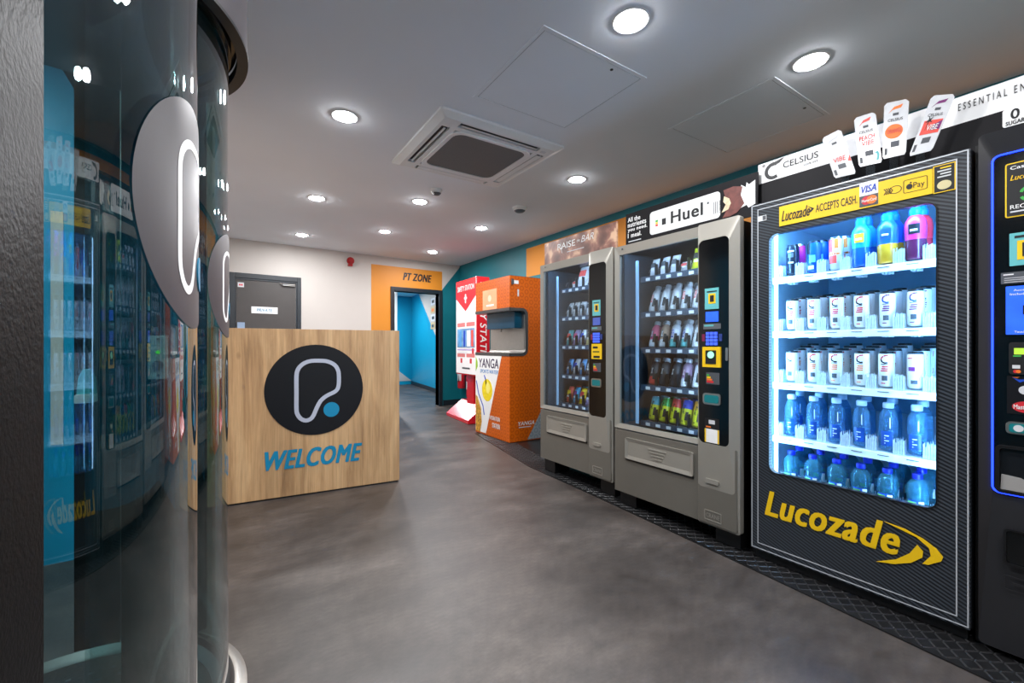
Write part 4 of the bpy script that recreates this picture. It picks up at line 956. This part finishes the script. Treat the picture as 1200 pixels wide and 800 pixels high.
for r_, row in enumerate(front):
    depth = (2, 3, 4, 2, 3)[r_]
    for k, (p, ds) in enumerate(row):
        for d_ in range(depth):
            q, dd = (p, ds) if not (r_ == 0 and d_) else back1[k]
            if d_ == 0: lb = '%s, %s from left on %s shelf of %s' % (dd, ORD[k], ORD[r_], FR)
            else: lb = '%s, %s behind %s front one, %s fridge shelf' % (dd, ('', 'one', 'two', 'three')[d_], ORD[k], ORD[r_])
            xx = px_ + d_ * (.078 if r_ else .085)
            put(q, xx, cy_[k] + random.uniform(-.004, .004), sz_[r_] + .0065 + math.tan(R(9)) * (xx - 2.28 - .135), lb, G, R(-1.5), R(random.uniform(-6, 6)))

# ================================================================== CASH UNIT
def cash():
    X = 2.275; Y0, Y1, ZT = -.12, .381, 1.86; f = FX(X)
    t = thing('payment_kiosk', 'dark grey cash and card unit with blue light line, right edge of view', 'payment unit', (X + .3, (Y0 + Y1) / 2, 0))
    mg = mat('dark_grey_plastic', (36, 36, 39), .4, var=.04)
    MB().box(X + .045, X + .6, Y0, Y1 + .015, .0095, ZT - .02).build('cabinet', M_BLACK, t)
    hz1 = 1.775; hz0 = .58; hy1 = Y1 - .032; hy0 = Y0 + .033
    MB().plate(rrect(Y1, Y0, .03, ZT, .015), [(a, b_) for a, b_ in rrect(hy1, hy0, hz0, hz1, .02)], f, -.045, .0, din=-.02).build('front_bezel', mg, t, bevel=.0)
    fp = MB().prism(rrect(hy1 + .002, hy0 - .002, hz0 - .002, hz1 + .002, .02), f, -.04, -.022).build('front_panel', M_BLACKG, t)
    pth = rrect(hy1 - .0, hy0 + .0, hz0, hz1, .02, 5)
    MB().tube([f(a, b_, -.016) for a, b_ in pth], .003, 6, True).build('blue_light_line', M_LEDB, t)
    d = -.022
    def rc(u0, v0, u1, v1):
        a, zt = UX(u0, v0, X - d); b_, zb = UX(min(u1, 1199), v1, X - d); return a, zt, zb
    def st(name, u0, v0, v1, wd, m, d0=d, d1=d + .002, par=None, r_=.002):
        a, zt, zb = rc(u0, v0, u0, v1); return MB().prism(rrect(a - wd, a, zb, zt, r_, 3), f, d0, d1).build(name, m, par or fp), a, zt, zb
    o, a, zt, zb = st('recycle_sticker', 1178, 193, 256, .11, M_YEL, r_=.006)
    MB().prism(rrect(a - .106, a - .004, zb + .004, zt - .004, .004), f, d + .002, d + .003).build('sticker_face', M_INK, o)
    g = d + .0035; hgt = zt - zb
    text('lettering', 'Cash is', f, a - .012, a - .075, zt - .024, zt - .012, g, M_WINK, o, bold=.01)
    text('lettering', 'Lucozade', f, a - .012, a - .09, zt - .062, zt - .044, g, M_YEL, o, shear=.3, bold=.02)
    rp = [(a - .058 + .022 * math.cos(q * math.pi / 9 + .3), zb + .075 + .024 * math.sin(q * math.pi / 9 + .3)) for q in range(18)]
    for k in range(3): MB().strip(rp[k * 6:k * 6 + 5], .008, f, d + .003, g).build('recycle_arrow', M_GREENP, o)
    text('lettering', 'RECYCLE', f, a - .012, a - .095, zb + .028, zb + .042, g, M_WINK, o, bold=.02)
    MB().prism(rect(a - .09, a - .012, zb + .016, zb + .021), f, d + .003, g).build('print_line', M_LGREYP, o)
    o, a, zt, zb = st('card_sticker', 1183, 274, 312, .09, M_TEALP)
    MB().prism(rect(a - .06, a - .018, zb + .02, zt - .028), f, d + .002, d + .003).build('sticker_yellow', M_YEL, o); MB().prism(rect(a - .05, a - .03, zb + .03, zt - .036), f, d + .003, d + .004).build('sticker_icon', M_INK, o)
    MB().prism(rect(a - .075, a - .012, zt - .018, zt - .010), f, d + .002, d + .003).build('sticker_heading', M_INK, o)
    o, a, zt, zb = st('info_strip', 1173, 320, 333, .12, M_DGREYP)
    MB().prism(rect(a - .006, a - .03, zt - .010, zt - .006), f, d + .002, d + .003).build('print_line', M_WINK, o)
    for k in range(3): MB().prism(rect(a - .1, a - .008, zb + .004 + k * .007, zb + .006 + k * .007), f, d + .002, d + .003).build('print_line', M_LGREYP, o)
    o, a, zt, zb = st('touch_screen', 1179, 336, 392, .13, M_SCREEN, d, d + .006)
    text('lettering', 'Accepts', f, a - .018, a - .06, zt - .02, zt - .011, d + .007, M_WINK, o, bold=.01); text('lettering', 'Including', f, a - .010, a - .06, zt - .034, zt - .024, d + .007, M_WINK, o, bold=.01)
    hx = [(a - .062 + .024 * math.cos(R(30 + 60 * q)), (zt + zb) / 2 + .028 * math.sin(R(30 + 60 * q))) for q in range(6)]
    MB().strip(hx, .004, f, d + .006, d + .007, True).build('screen_icon', M_NAVY, o)
    text('lettering', 'Touch', f, a - .02, a - .045, zb + .006, zb + .013, d + .007, M_WINK, o, bold=.01)
    o, a, zt, zb = st('card_reader', 1183, 401, 438, .1, M_INK, d, d + .012, r_=.008)
    MB().prism(rect(a - .08, a - .012, zt - .042, zt - .02), f, d + .012, d + .013).build('reader_display', M_LCD, o)
    MB().prism(rect(a - .028, a - .010, zt - .05, zt - .045), f, d + .012, d + .013).build('reader_light', M_GREENP, o)
    MB().prism(rect(a - .026, a - .008, zb + .02, zb + .032), f, d + .012, d + .013).build('reader_mark', M_LGREYP, o)
    MB().disc(a - .016, zb + .01, .006, f, d + .012, d + .013, 12).build('card_disc', M_REDP, o); MB().disc(a - .022, zb + .01, .006, f, d + .0125, d + .0135, 12).build('card_disc', M_ORP, o)
    o, a, zt, zb = st('accepted_cards_sticker', 1180, 440, 484, .1, M_NAVY)
    MB().prism([(a - .06, zt - .006), (a - .028, zt - .012), (a - .012, zt - .004), (a - .03, zt - .022)], f, d + .002, d + .003).build('bird_mark', M_BLUEP, o)
    MB().prism([(a - .012, zt - .004), (a - .024, zt - .008), (a - .03, zt - .002)], f, d + .002, d + .0032).build('bird_mark', M_ORP, o)
    MB().disc(a - .042, zt - .048, .015, f, d + .002, d + .003, 20).build('fruit_mark', M_LGREYP, o); MB().disc(a - .048, zt - .028, .004, f, d + .002, d + .003, 10).build('fruit_leaf', M_LGREYP, o)
    MB().disc(a - .048, zb + .026, .036, f, d + .002, d + .003, 28, ry=.02).build('card_badge', M_REDP, o)
    text('lettering', 'MasterCard', f, a - .016, a - .08, zb + .018, zb + .034, d + .004, M_WINK, o, bold=.02)
    o, a, zt, zb = st('coin_slot', 1179, 493, 507, .11, M_STEEL, d, d + .008, r_=.012)
    MB().prism(rrect(a - .1, a - .008, zb + .006, zt - .006, .008), f, d + .008, d + .010).build('coin_slot_insert', mat('teal_insert', (20, 120, 126), .3), o)
    MB().disc(a - .03, (zt + zb) / 2, .012, f, d + .010, d + .011, 16).build('coin_icon', M_LGREYP, o)
    a, zt, zb = rc(1167, 520, 1200, 581)
    MB().plate(rrect(a - .3, a, zb, zt, .014), rrect(a - .29, a - .010, zb + .010, zt - .010, .01), f, d, d + .012).build('tray_frame', M_BLACK, t)
    MB().prism(rrect(a - .29, a - .010, zb + .010, zt - .010, .01), f, d, d + .001).build('tray_back', mat('tray_dark', (22, 24, 28), .2), t)
    MB().prism([(a - .012, zb + .012), (a - .2, zb + .012), (a - .2, zb + .03), (a - .09, zb + .04), (a - .06, zb + .06), (a - .014, zb + .065)], f, d + .001, d + .006).build('paper_slip', mat('grey_paper', (150, 148, 146), .6), t)
    a, zt, zb = rc(1178, 616, 1200, 664)
    f2 = FX(X)
    MB().plate(rrect(a - .2, a, zb, zt, .012), rrect(a - .195, a - .006, zb + .008, zt - .006, .01), f2, 0, .008).build('return_slot_frame', M_BLACK, t)
    MB().prism(rrect(a - .195, a - .006, zb + .008, zt - .006, .01), f2, 0, .002).build('return_slot', M_BLACKG, t)
    MB().plate(rrect(.32, 0, .25, .30, .003), rrect(.317, .003, .253, .297, .003), f2, 0, .0012).build('maker_plate', mg, t)
    MB().prism(rect(.30, .08, .27, .28), f2, 0, .0016).build('embossed_line', mg, t)
cash()

# ================================================================== HEADER BOARDS
def board(name, label, X, y0, y1, z0, z1, m, th=.012):
    t = thing(name, label, 'sign', (X, (y0 + y1) / 2, z0)); bd = MB().prism(rect(y0, y1, z0, z1), FX(X), -th, 0).build('board', m, t); return t, bd
# chocolate header
t, bd = board('header_board', 'chocolate patterned header board on the farther silver machine', 2.335, 2.178, 3.02, 1.80, 1.992, M_CHOC); f = FX(2.335)
text('lettering', 'RAISE', f, 2.84, 2.62, 1.903, 1.955, .002, M_WINK, t, bold=.02); text('lettering', 'the', f, 2.60, 2.565, 1.925, 1.95, .002, M_WINK, t, shear=.3, bold=0); text('lettering', 'BAR', f, 2.55, 2.41, 1.915, 1.965, .002, M_WINK, t, shear=.3, bold=-.005)
MB().prism(rect(2.72, 2.52, 1.866, 1.872), f, 0, .0015).build('print_line', M_LGREYP, t)
MB().strip([(2.80 - .001 * k, 1.94 - .0045 * k + .0002 * (k - 10) ** 2) for k in range(20)], .004, f, .0, .0015).build('swirl', M_WINK, t)
# black header
XH = 2.37
t, bd = board('header_board', 'black header board with white bar picture on the nearer silver machine', XH, 1.21, 2.125, 1.80, 2.03, mat('black_board', (22, 21, 24), .6, spec=.2)); f = FX(XH)
def hb(u, v): return UX(u, v, XH)
for k, (s, wd) in enumerate((('All the', .11), ('nutrients', .16), ('you need.', .168), ('1 meal.', .12))):
    text('lettering', s, f, 2.105, 2.105 - wd, 1.968 - k * .037, 2.0 - k * .037, .002, M_WINK, t, bold=.07)
MB().prism(rect(2.10, 1.99, 1.828, 1.835), f, 0, .0015).build('print_line', M_LGREYP, t)
bar = MB().prism(rrect(1.915, 1.42, 1.838, 1.99, .022), f, 0, .002).build('bar_wrapper', M_WPL, t)
text('lettering', 'Huel', f, 1.75, 1.527, 1.878, 1.955, .003, M_INK, bar, bold=.075)
MB().disc(1.495, 1.94, .007, f, .002, .003, 12).build('trade_mark', M_DGREYP, bar)
for k, m_ in enumerate((M_GREENP, M_YEL, M_REDP)): MB().prism(rect(1.868, 1.85, 1.915 - k * .014, 1.927 - k * .014), f, .002, .003).build('traffic_mark', m_, bar)
MB().prism(rect(1.818, 1.788, 1.885, 1.925), f, .002, .003).build('info_block', M_INK, bar)
for k in range(3): MB().prism(rect(1.462 - k * .012, 1.458 - k * .012, 1.865, 1.935), f, .002, .003).build('print_line', M_DGREYP, bar)
text('lettering', 'Chocolate', lambda a, z, d: f(1.415 + z, 1.865 + a, d), 0, .07, .0, .014, .003, M_INK, bar, bold=.01)
MB().prism([(1.405, 1.83), (1.385, 1.86), (1.395, 1.89), (1.37, 1.92), (1.39, 1.95), (1.40, 1.985), (1.34, 1.99), (1.29, 1.975), (1.30, 1.93), (1.28, 1.88), (1.32, 1.84), (1.36, 1.828)], f, .002, .004).build('bar_bite', mat('chocolate_brown', (104, 56, 50), .5, var=.25, scale=40), t)
MB().prism([(1.41, 1.86), (1.37, 1.87), (1.355, 1.9), (1.365, 1.93), (1.395, 1.95), (1.40, 1.92), (1.385, 1.9)], f, .004, .005).build('bar_cream', mat('cream_filling', (214, 194, 160), .5, var=.2, scale=60), t)
MB().prism([(1.30, 1.86), (1.298, 1.985), (1.272, 1.965), (1.268, 1.99), (1.255, 1.975), (1.222, 1.99), (1.222, 1.862), (1.258, 1.85), (1.268, 1.868)], f, .002, .003).build('wrapper_end', M_WPL, t)
# white and black header over the fridge
XC = 2.40
t = thing('header_board', 'long white and black header board over the drinks fridge', 'sign', (XC, .2, 1.83)); f = FX(XC)
yl, zt_ = UX(888.6, 194, XC); _, zm = UX(888.6, 216.5, XC); yr, zr = UX(1200, 87.5, XC); _, zmr = UX(1200, 122, XC)
zt_ = (zt_ + zr) / 2; zm = (zm + zmr) / 2
MB().prism(rect(-.7, yl, zm, zt_), f, -.012, 0).build('white_band', M_WINK, t); MB().prism(rect(-.7, yl, 1.83, zm), f, -.012, 0).build('black_band', mat('black_board', (22, 21, 24), .6, spec=.2), t)
MB().strip([(yl - .078 - .036 * math.cos(R(a_)), zm + .05 + .036 * math.sin(R(a_))) for a_ in range(62, 301, 14)], .017, f, 0, .002).build('c_mark', M_INK, t)
MB().prism([(yl - .062, zm + .075), (yl - .075, zm + .092), (yl - .13, zm + .102), (yl - .108, zm + .082), (yl - .08, zm + .076)], f, 0, .0022).build('c_mark_tail', M_INK, t)
MB().plate(rrect(yl - .022, yl - .036, zm + .083, zm + .097, .007), rrect(yl - .026, yl - .032, zm + .087, zm + .093, .003), f, 0, .002).build('degree_mark', M_INK, t)
text('lettering', 'CELSIUS', f, yl - .125, yl - .285, zm + .045, zm + .077, .002, M_INK, t, bold=.012); text('lettering', 'LIVE FIT', f, yl - .222, yl - .285, zm + .024, zm + .034, .002, M_DGREYP, t, bold=.01)
ye, ze = UX(1123, 128, XC); ye2, ze2 = UX(1190, 106, XC)
text('lettering', 'E S S E N T I A L   E N E R G Y', f, ye, ye - (ye - ye2) * 1.62, zm + .05, zm + .078, .002, M_INK, t, bold=0)
ys, zs = UX(1175, 140, XC); sg = MB().prism(rrect(ys, ys - .062, zs - .034, zs + .032, .008), f, 0, .003).build('sugar_tag', M_WINK, t)
text('lettering', '0', f, ys - .02, ys - .042, zs - .011, zs + .026, .004, M_INK, sg, bold=.04); text('lettering', 'SUGAR', f, ys - .008, ys - .054, zs - .03, zs - .015, .004, M_INK, sg, bold=.03)

# acrylic can-shaped toppers on the fridge
XW = 2.345
TOP = [([(963, 162), (985, 151), (1003, 203), (978, 209)], M_PINKP, None, 'tilted glossy'), ([(1001, 139), (1026, 131), (1034, 190), (1007, 196)], M_CORAL, 'PEACH|VIBE', 'coral lettered'),
       ([(1037, 122), (1066, 116), (1062, 181), (1035, 187)], M_ORP, 'orange', 'orange sunburst'), ([(1093, 113), (1121, 111), (1093, 177), (1066, 184)], M_PURP, 'palm', 'magenta and orange')]
tray = None
for i, (q, col, word, ds) in enumerate(TOP):
    P = [UX(u, v, XW) for u, v in q]        # tl, tr, br, bl in (y, z)
    base = ((P[2][0] + P[3][0]) / 2, 1.84)
    tx_off = .03 * i if False else 0
    f = FX(XW - .004 * i)
    def Q(s, tt):                            # bilinear on the panel: s left->right, tt bottom->top
        a = [P[3][k] * (1 - s) + P[2][k] * s for k in (0, 1)]; b_ = [P[0][k] * (1 - s) + P[1][k] * s for k in (0, 1)]
        return (a[0] * (1 - tt) + b_[0] * tt, a[1] * (1 - tt) + b_[1] * tt)
    t = thing('can_topper', ds + ' can shaped acrylic topper on the drinks fridge, ' + ORD[i] + ' from left', 'topper', (XW, base[0], 1.826), 'can shaped toppers on the fridge')
    out = [Q(*p) for p in ((.06, 0), (.94, 0), (1, .05), (1, .95), (.88, 1), (.12, 1), (0, .95), (0, .05))]
    MB().prism(out, f, -.004, 0).build('acrylic_panel', mat('topper_white', (214, 216, 220), .18, var=.06, scale=30), t)
    MB().prism([Q(.3, .0), Q(.7, .0), (Q(.7, 0)[0], 1.826), (Q(.3, 0)[0], 1.826)], f, -.003, -.001).build('acrylic_stem', M_ACRY, t)
    g = lambda a, b_, d_: f(*Q(a, b_), d_)
    MB().prism([(.2, .80), (.42, .90), (.78, .93), (.7, .87), (.35, .85)], g, 0, .001).build('flash_mark', col if i else M_LGREYP, t)
    MB().prism(rect(.38, .62, .745, .79), g, 0, .001).build('small_print', M_DGREYP, t)
    if i: text('lettering', 'CELSIUS', g, .18, .80, .645, .695, .001, M_INK, t, bold=.005)
    if i == 1:
        text('lettering', 'PEACH', g, .14, .86, .50, .59, .001, M_CORAL, t, shear=.1, bold=.04); text('lettering', 'VIBE', g, .24, .80, .39, .48, .001, M_CORAL, t, shear=.1, bold=.04)
        MB().prism([(.78, .06), (.84, .18), (.72, .22), (.9, .24), (.95, .16), (.88, .06)], g, 0, .001).build('palm_print', M_TEALP, t)
    elif i == 2:
        MB().disc(.45, .46, .38, g, 0, .001, 24, ry=.13).build('sun_print', M_ORP, t); text('lettering', 'ORANGE', g, .16, .78, .43, .51, .0015, M_CORAL, t, bold=.04)
    elif i == 3:
        MB().prism(rect(.12, .92, .34, .58), g, 0, .001).build('sunset_print', M_CORAL, t); MB().prism([(.5, .4), (.92, .4), (.92, .56), (.62, .5)], g, .001, .0015).build('sunset_glow', M_PURP, t)
        text('lettering', 'VIBE', g, .34, .82, .40, .50, .002, M_WINK, t, bold=.03)
        MB().prism([(.28, .40), (.31, .56), (.18, .54), (.3, .6), (.26, .66), (.36, .60), (.46, .64), (.4, .58), (.48, .54), (.34, .56)], g, .001, .002).build('palm_print', M_INK, t)
    else:
        text('lettering', 'VIBE', g, .22, .82, .34, .44, .001, M_CORAL, t, shear=.2, bold=.02)
        MB().prism([(.84, .3), (1, .42), (1, .28)], g, 0, .001).build('corner_print', M_CORAL, t)
    MB().prism(rect(.34, .7, .18, .28), g, 0, .001).build('barcode_print', M_DGREYP, t); MB().prism(rect(.08, .2, .06, .18), g, 0, .001).build('small_print', M_DGREYP, t)

# ================================================================== ORANGE HYDRATION MACHINE
def hydration():
    X, Y0, Y1, XB, ZT = 2.652, 4.07, 4.86, 3.30, 1.89; f = FX(X); n0, n1, nx = 1.012, 1.502, 2.875
    t = thing('hydration_machine', 'orange honeycomb hydration machine with open steel niche and white lemon panel', 'drinks dispenser', (X + .3, (Y0 + Y1) / 2, 0))
    prof = [(X, .012), (XB, .012), (XB, ZT), (X, ZT), (X, n1)] + [(nx - .05 + .05 * math.sin(R(a)), n1 - .05 + .05 * math.cos(R(a))) for a in range(0, 91, 15)] + \
           [(nx - .05 + .05 * math.cos(R(a)), n0 + .05 - .05 * math.sin(R(a))) for a in range(0, 91, 15)] + [(X, n0)]
    MB().prism(prof, lambda x, z, d: (x, d, z), Y0, Y1).build('body', M_HEX, t)
    MB().box(X + .02, XB - .02, Y0 + .02, Y1 - .02, .0095, .012).build('plinth', M_BLACK, t)
    MB().box(X + .01, XB - .01, Y0 + .01, Y1 - .01, ZT, ZT + .004).build('bounce_shield', M_DGREYP, t)  # unseen plate added to keep orange bounce off the ceiling
    tr = mat('dark_grey_trim', (70, 68, 68), .4)
    edge = [(X - .004, n1 + .012)] + [(nx - .05 + .062 * math.sin(R(a)), n1 - .05 + .062 * math.cos(R(a))) for a in range(0, 91, 15)] + [(nx - .05 + .062 * math.cos(R(a)), n0 + .05 - .062 * math.sin(R(a))) for a in range(0, 91, 15)] + [(X - .004, n0 - .012)]
    MB().strip(edge, .034, lambda x, z, d: (x, Y0 - d, z), -.003, .004).build('niche_trim', tr, t); MB().strip(edge, .034, lambda x, z, d: (x, Y1 + d, z), -.003, .004).build('niche_trim', tr, t)
    MB().prism(rect(Y0 - .004, Y1 + .004, n1 - .004, n1 + .03), f, -.004, .005).build('niche_trim', tr, t); MB().prism(rect(Y0 - .004, Y1 + .004, n0 - .03, n0 + .004), f, -.004, .005).build('niche_trim', tr, t)
    MB().strip([(X + .002, n1 - .003)] + [(nx - .05 + .047 * math.sin(R(a)), n1 - .05 + .047 * math.cos(R(a))) for a in range(0, 91, 15)] + [(nx - .05 + .047 * math.cos(R(a)), n0 + .05 - .047 * math.sin(R(a))) for a in range(0, 91, 15)] + [(X + .002, n0 + .003)],
               .004, lambda x, z, d: (x, d, z), Y0 + .002, Y1 - .002).build('niche_liner', M_STEEL, t)
    MB().box(nx - .012, nx - .004, Y0 + .02, Y1 - .02, n0 + .04, n1 - .04).build('niche_back', M_STEEL, t); MB().box(X + .01, nx - .05, Y0 + .01, Y1 - .01, n0, n0 + .004).build('drip_tray', M_STEEL, t)
    MB().box(nx - .12, nx - .012, Y0 + .06, Y1 - .1, n1 - .2, n1 - .002).build('nozzle_hood', mat('deep_teal_hood', (10, 60, 84), .25), t, bevel=.01)
    MB().tube([(nx - .07, 4.5, n1 - .2), (nx - .07, 4.5, n1 - .235)], .012, 10).build('nozzle', M_STEEL, t)
    a = UX(566, 333, X); b_ = UX(582.5, 362, X)
    sc = MB().prism(rrect(a[0], b_[0], 1.535, 1.775, .004), f, 0, .004).build('display_panel', mat('pale_orange_glass', (232, 170, 128), .15), t)
    MB().disc((a[0] + b_[0]) / 2, 1.67, .04, f, .004, .005, 20).build('display_mark', mat('pale_mark', (240, 200, 170), .4), sc); MB().prism(rect(b_[0] + .07, a[0] - .09, 1.575, 1.595), f, .004, .005).build('display_text', M_WINK, sc)
    # printed white panel with fruit
    wq = [UX(558, 415, X), UX(588, 417, X), UX(569.5, 508, X), UX(557.5, 504, X)]
    wq[0] = (Y1, n0 - .03); wq[3] = (Y1, .03); wq[1] = (wq[1][0], n0 - .03); wq[2] = (wq[2][0], .03)
    wp = MB().prism(wq, f, 0, .002).build('white_print_panel', M_WINK, t)
    y_, z_ = UX(561.5, 427, X); y2, z2 = UX(585.5, 428, X)
    text('lettering', 'YANGA', f, y_, y2 + .02, .83, .945, .003, mat('deep_purple_print', (50, 24, 70), .5), wp, shear=.1, bold=.03)
    text('lettering', 'SPORTS WATER', f, y_ - .03, y2 + .03, .765, .81, .003, mat('sky_print', (60, 140, 210), .5), wp, shear=.2, bold=.02)
    MB().prism([(Y1 - .005, .78), (Y1 - .005, .97), (Y1 - .05, .9), (Y1 - .055, .84)], f, .002, .003).build('leaf_print', mat('lime_print', (150, 200, 40), .5), wp)
    y_, z_ = UX(571, 460, X)
    MB().disc(y_ + .0, .56, .125, f, .002, .003, 28, ry=.135).build('lemon_print', mat('lemon_print', (244, 216, 30), .5, var=.15, scale=30), wp); MB().disc(y_ - .02, .59, .05, f, .003, .0035, 20, ry=.07).build('lemon_slice', mat('lemon_pale', (250, 236, 120), .5), wp)
    MB().prism([(Y1 - .005, .03), (Y1 - .005, .48), (Y1 - .05, .46), (Y1 - .14, .32), (Y1 - .16, .16), (Y1 - .12, .03)], f, .002, .003).build('pineapple_print', mat('pineapple_print', (196, 146, 50), .5, var=.6, scale=45), wp)
    MB().strip([(Y1 - .02, .66), (Y1 - .08, .5), (Y1 - .19, .36), (Y1 - .22, .25)], .02, f, .002, .003).build('splash_print', M_BLUEP, wp); MB().strip([(Y1 - .22, .74), (Y1 - .26, .68), (Y1 - .27, .60)], .022, f, .002, .003).build('splash_print', M_BLUEP, wp)
    y_, z_ = UX(574, 492, X); y2, z2 = UX(586, 494, X)
    text('lettering', 'HYDRATION', f, y_, y2, .215, .265, .003, M_WINK, t, bold=.03); text('lettering', 'STATION', f, y_ - .06, y2, .125, .185, .003, M_WINK, t, bold=.03)
    g = FY(Y0)
    text('lettering', 'YANGA', g, UY(607, 500, Y0)[0], UY(626, 500, Y0)[0], .19, .235, .003, M_WINK, t, shear=.2, bold=.03); MB().prism(rect(UY(608, 500, Y0)[0], UY(622, 500, Y0)[0], .165, .174), g, 0, .002).build('print_line', M_LGREYP, t)
    xa = UY(618, 516, Y0)[0]
    MB().prism([(xa, .02), (XB, .02), (XB, .62), (xa + .19, .32)], g, 0, .002).build('grey_corner_print', M_HEXG, t)
    MB().prism(rect(X + .03, X + .12, 1.80, 1.84), g, 0, .003).build('lock_sticker', M_WINK, t); MB().prism(rect(X + .02, X + .045, 1.79, 1.85), g, .003, .02).build('lock_body', M_DGREYP, t)
    MB().prism(rect(X + .105, X + .125, 1.66, 1.74), g, 0, .003).build('key_sticker', M_LGREYP, t)
hydration()

# ================================================================== RED SAFETY STATION
def safety():
    A0, A1 = Vector((3.00, 5.47)), Vector((3.035, 6.20)); e = (A0 - A1).normalized(); nrm = Vector((-e.y, e.x)) * -1
    if nrm.x > 0: nrm = -nrm
    W = (A0 - A1).length
    def F(s, z, d): q = A1 + e * s + nrm * d; return (q.x, q.y, z)          # s left -> right as seen from the room
    t = thing('safety_station', 'red and white safety station dispenser on a red post and wedge base', 'dispenser', (3.1, 5.8, 0))
    zb, zt = .66, 2.10
    MB().prism(rect(0, W, zb, zt), F, -.21, 0).build('cabinet', M_RED, t, bevel=.006)
    fp = MB().prism(rect(.012, W - .012, zb + .02, zt - .02), F, 0, .006).build('front_panel', M_WINK, t)
    ch = MB().prism([(.012, zt - .02), (W - .012, zt - .02), (W - .012, 1.83), (W / 2, 1.62), (.012, 1.83)], F, .006, .008).build('red_chevron', M_REDP, fp)
    text('lettering', 'SAFETY STATION', F, .07, W - .07, 1.93, 2.01, .009, M_WINK, ch, bold=.03)
    b = MB().prism(rrect(W / 2 - .02, W / 2 + .02, 1.74, 1.88, .018), F, .008, .009); b.build('cross_mark', M_WINK, ch); MB().prism(rrect(W / 2 - .05, W / 2 + .05, 1.80, 1.835, .018), F, .008, .0095).build('cross_mark', M_WINK, ch)
    for a, q in ((.06, W * .47), (W * .54, W - .05)):
        MB().prism(rect(a, q, 1.39, 1.45), F, .006, .008).build('red_caption', mat('pale_red_print', (214, 120, 118), .5), fp)
        MB().prism(rect(a, q, .93, .985), F, .006, .008).build('red_caption', mat('pale_red_print', (214, 120, 118), .5), fp)
        MB().prism(rect(a + .12, q - .1, .84, .91), F, .006, .008).build('pictogram', M_REDP, fp)
    wn = MB().prism(rect(.06, W - .05, 1.075, 1.36), F, .006, .010).build('window_pane', mat('window_blue_grey', (120, 160, 200), .12, var=.3, scale=9), fp)
    for a, q, m_ in ((.14, .22, M_FOILB), (.30, .36, M_BLUEP), (.42, .54, M_WPL), (.57, .64, M_CORAL)): MB().prism(rrect(a, q, 1.09, 1.33, .01), F, .010, .0125).build('stock_item', m_, wn)
    MB().prism(rect(.06, W - .05, 1.03, 1.05), F, .006, .008).build('instruction_strip', M_FOILP, fp)
    for k in range(2): MB().prism(rect(.07, W * (.6 + .1 * k), 1.0 - k * .02, 1.006 - k * .02), F, .006, .008).build('print_line', M_LGREYP, fp)
    MB().prism(rect(W - .14, W - .08, .985, 1.06), F, .008, .010).build('red_mark', M_REDP, fp)
    MB().prism(rect(.24, W - .22, .75, .775), F, .006, .008).build('print_line', M_DGREYP, fp)
    # vertical name on the side panel facing the viewer
    def S(a, z, d): q = A0 - nrm * (.105) + Vector((0, 0)); sx = -nrm; p = A0 + sx * (z) + e * d; return (p.x, p.y, a)
    text('lettering', 'SAFETY STATION', lambda a, z, d: S(a, z, d), 2.02, .74, .055, .16, .002, M_WINK, t, shear=.15, bold=.03)
    MB().prism(rect(.25, W - .25, .2, zb + .02), F, -.17, -.07).build('post', M_RED, t, bevel=.004)
    # wedge base
    B0, B1 = Vector((2.815, 5.385)), Vector((2.90, 6.28)); be = (B0 - B1).normalized(); bn = Vector((be.y, -be.x)); bn = bn if bn.x > 0 else -bn
    def Bp(s, d, z): q = B1 + be * s + bn * d; return (q.x, q.y, z)
    bw = (B0 - B1).length
    b = MB(); prof = [(0, .004), (.0, .05), (.26, .25), (.38, .25), (.38, .004)]
    vs = [Bp(0, d, z) for d, z in prof] + [Bp(bw, d, z) for d, z in prof]; n = len(prof)
    b.add(vs, [tuple(range(n)), tuple(range(n, 2 * n))[::-1]] + [(i, (i + 1) % n, n + (i + 1) % n, n + i) for i in range(n)]); b.build('wedge_base', M_RED, t, bevel=.004)
safety()
def extinguisher(x, y, z, label):
    t = thing('fire_extinguisher', label, 'extinguisher', (x, y, z), 'wall hung fire extinguishers')
    MB().lathe([(0, 0), (.06, 0), (.072, .02), (.072, .36), (.06, .41), (.02, .44), (.02, .46)], 20, (x, y, z)).build('cylinder', M_RED, t)
    MB().box(x - .03, x + .03, y - .012, y + .012, z + .46, z + .5).build('valve_handle', M_BLACK, t, bevel=.004)
    MB().tube([(x, y - .02, z + .47), (x - .08, y - .05, z + .4), (x - .085, y - .05, z + .12)], .01, 8).build('hose', M_BLACK, t)
    MB().box(x + .06, XR - .0005, y - .03, y + .03, z + .22, z + .26).build('wall_bracket', M_BLACK, t)
    m = MB().lathe([(.0728, .14), (.0728, .28)], 10, (x, y, z), a0=R(150), a1=R(240)); m.build('extinguisher_label', M_LGREYP, t)
extinguisher(3.57, 7.08, .33, 'red fire extinguisher left of the safety station post')
extinguisher(3.56, 6.72, .2, 'red fire extinguisher behind the safety station post')

# ------------------------------------------------------------------ remove the prototypes (only their copies are shown)
def kill(o):
    for ch in list(o.children): kill(ch)
    bpy.data.objects.remove(o)
for o in PROTO: kill(o)
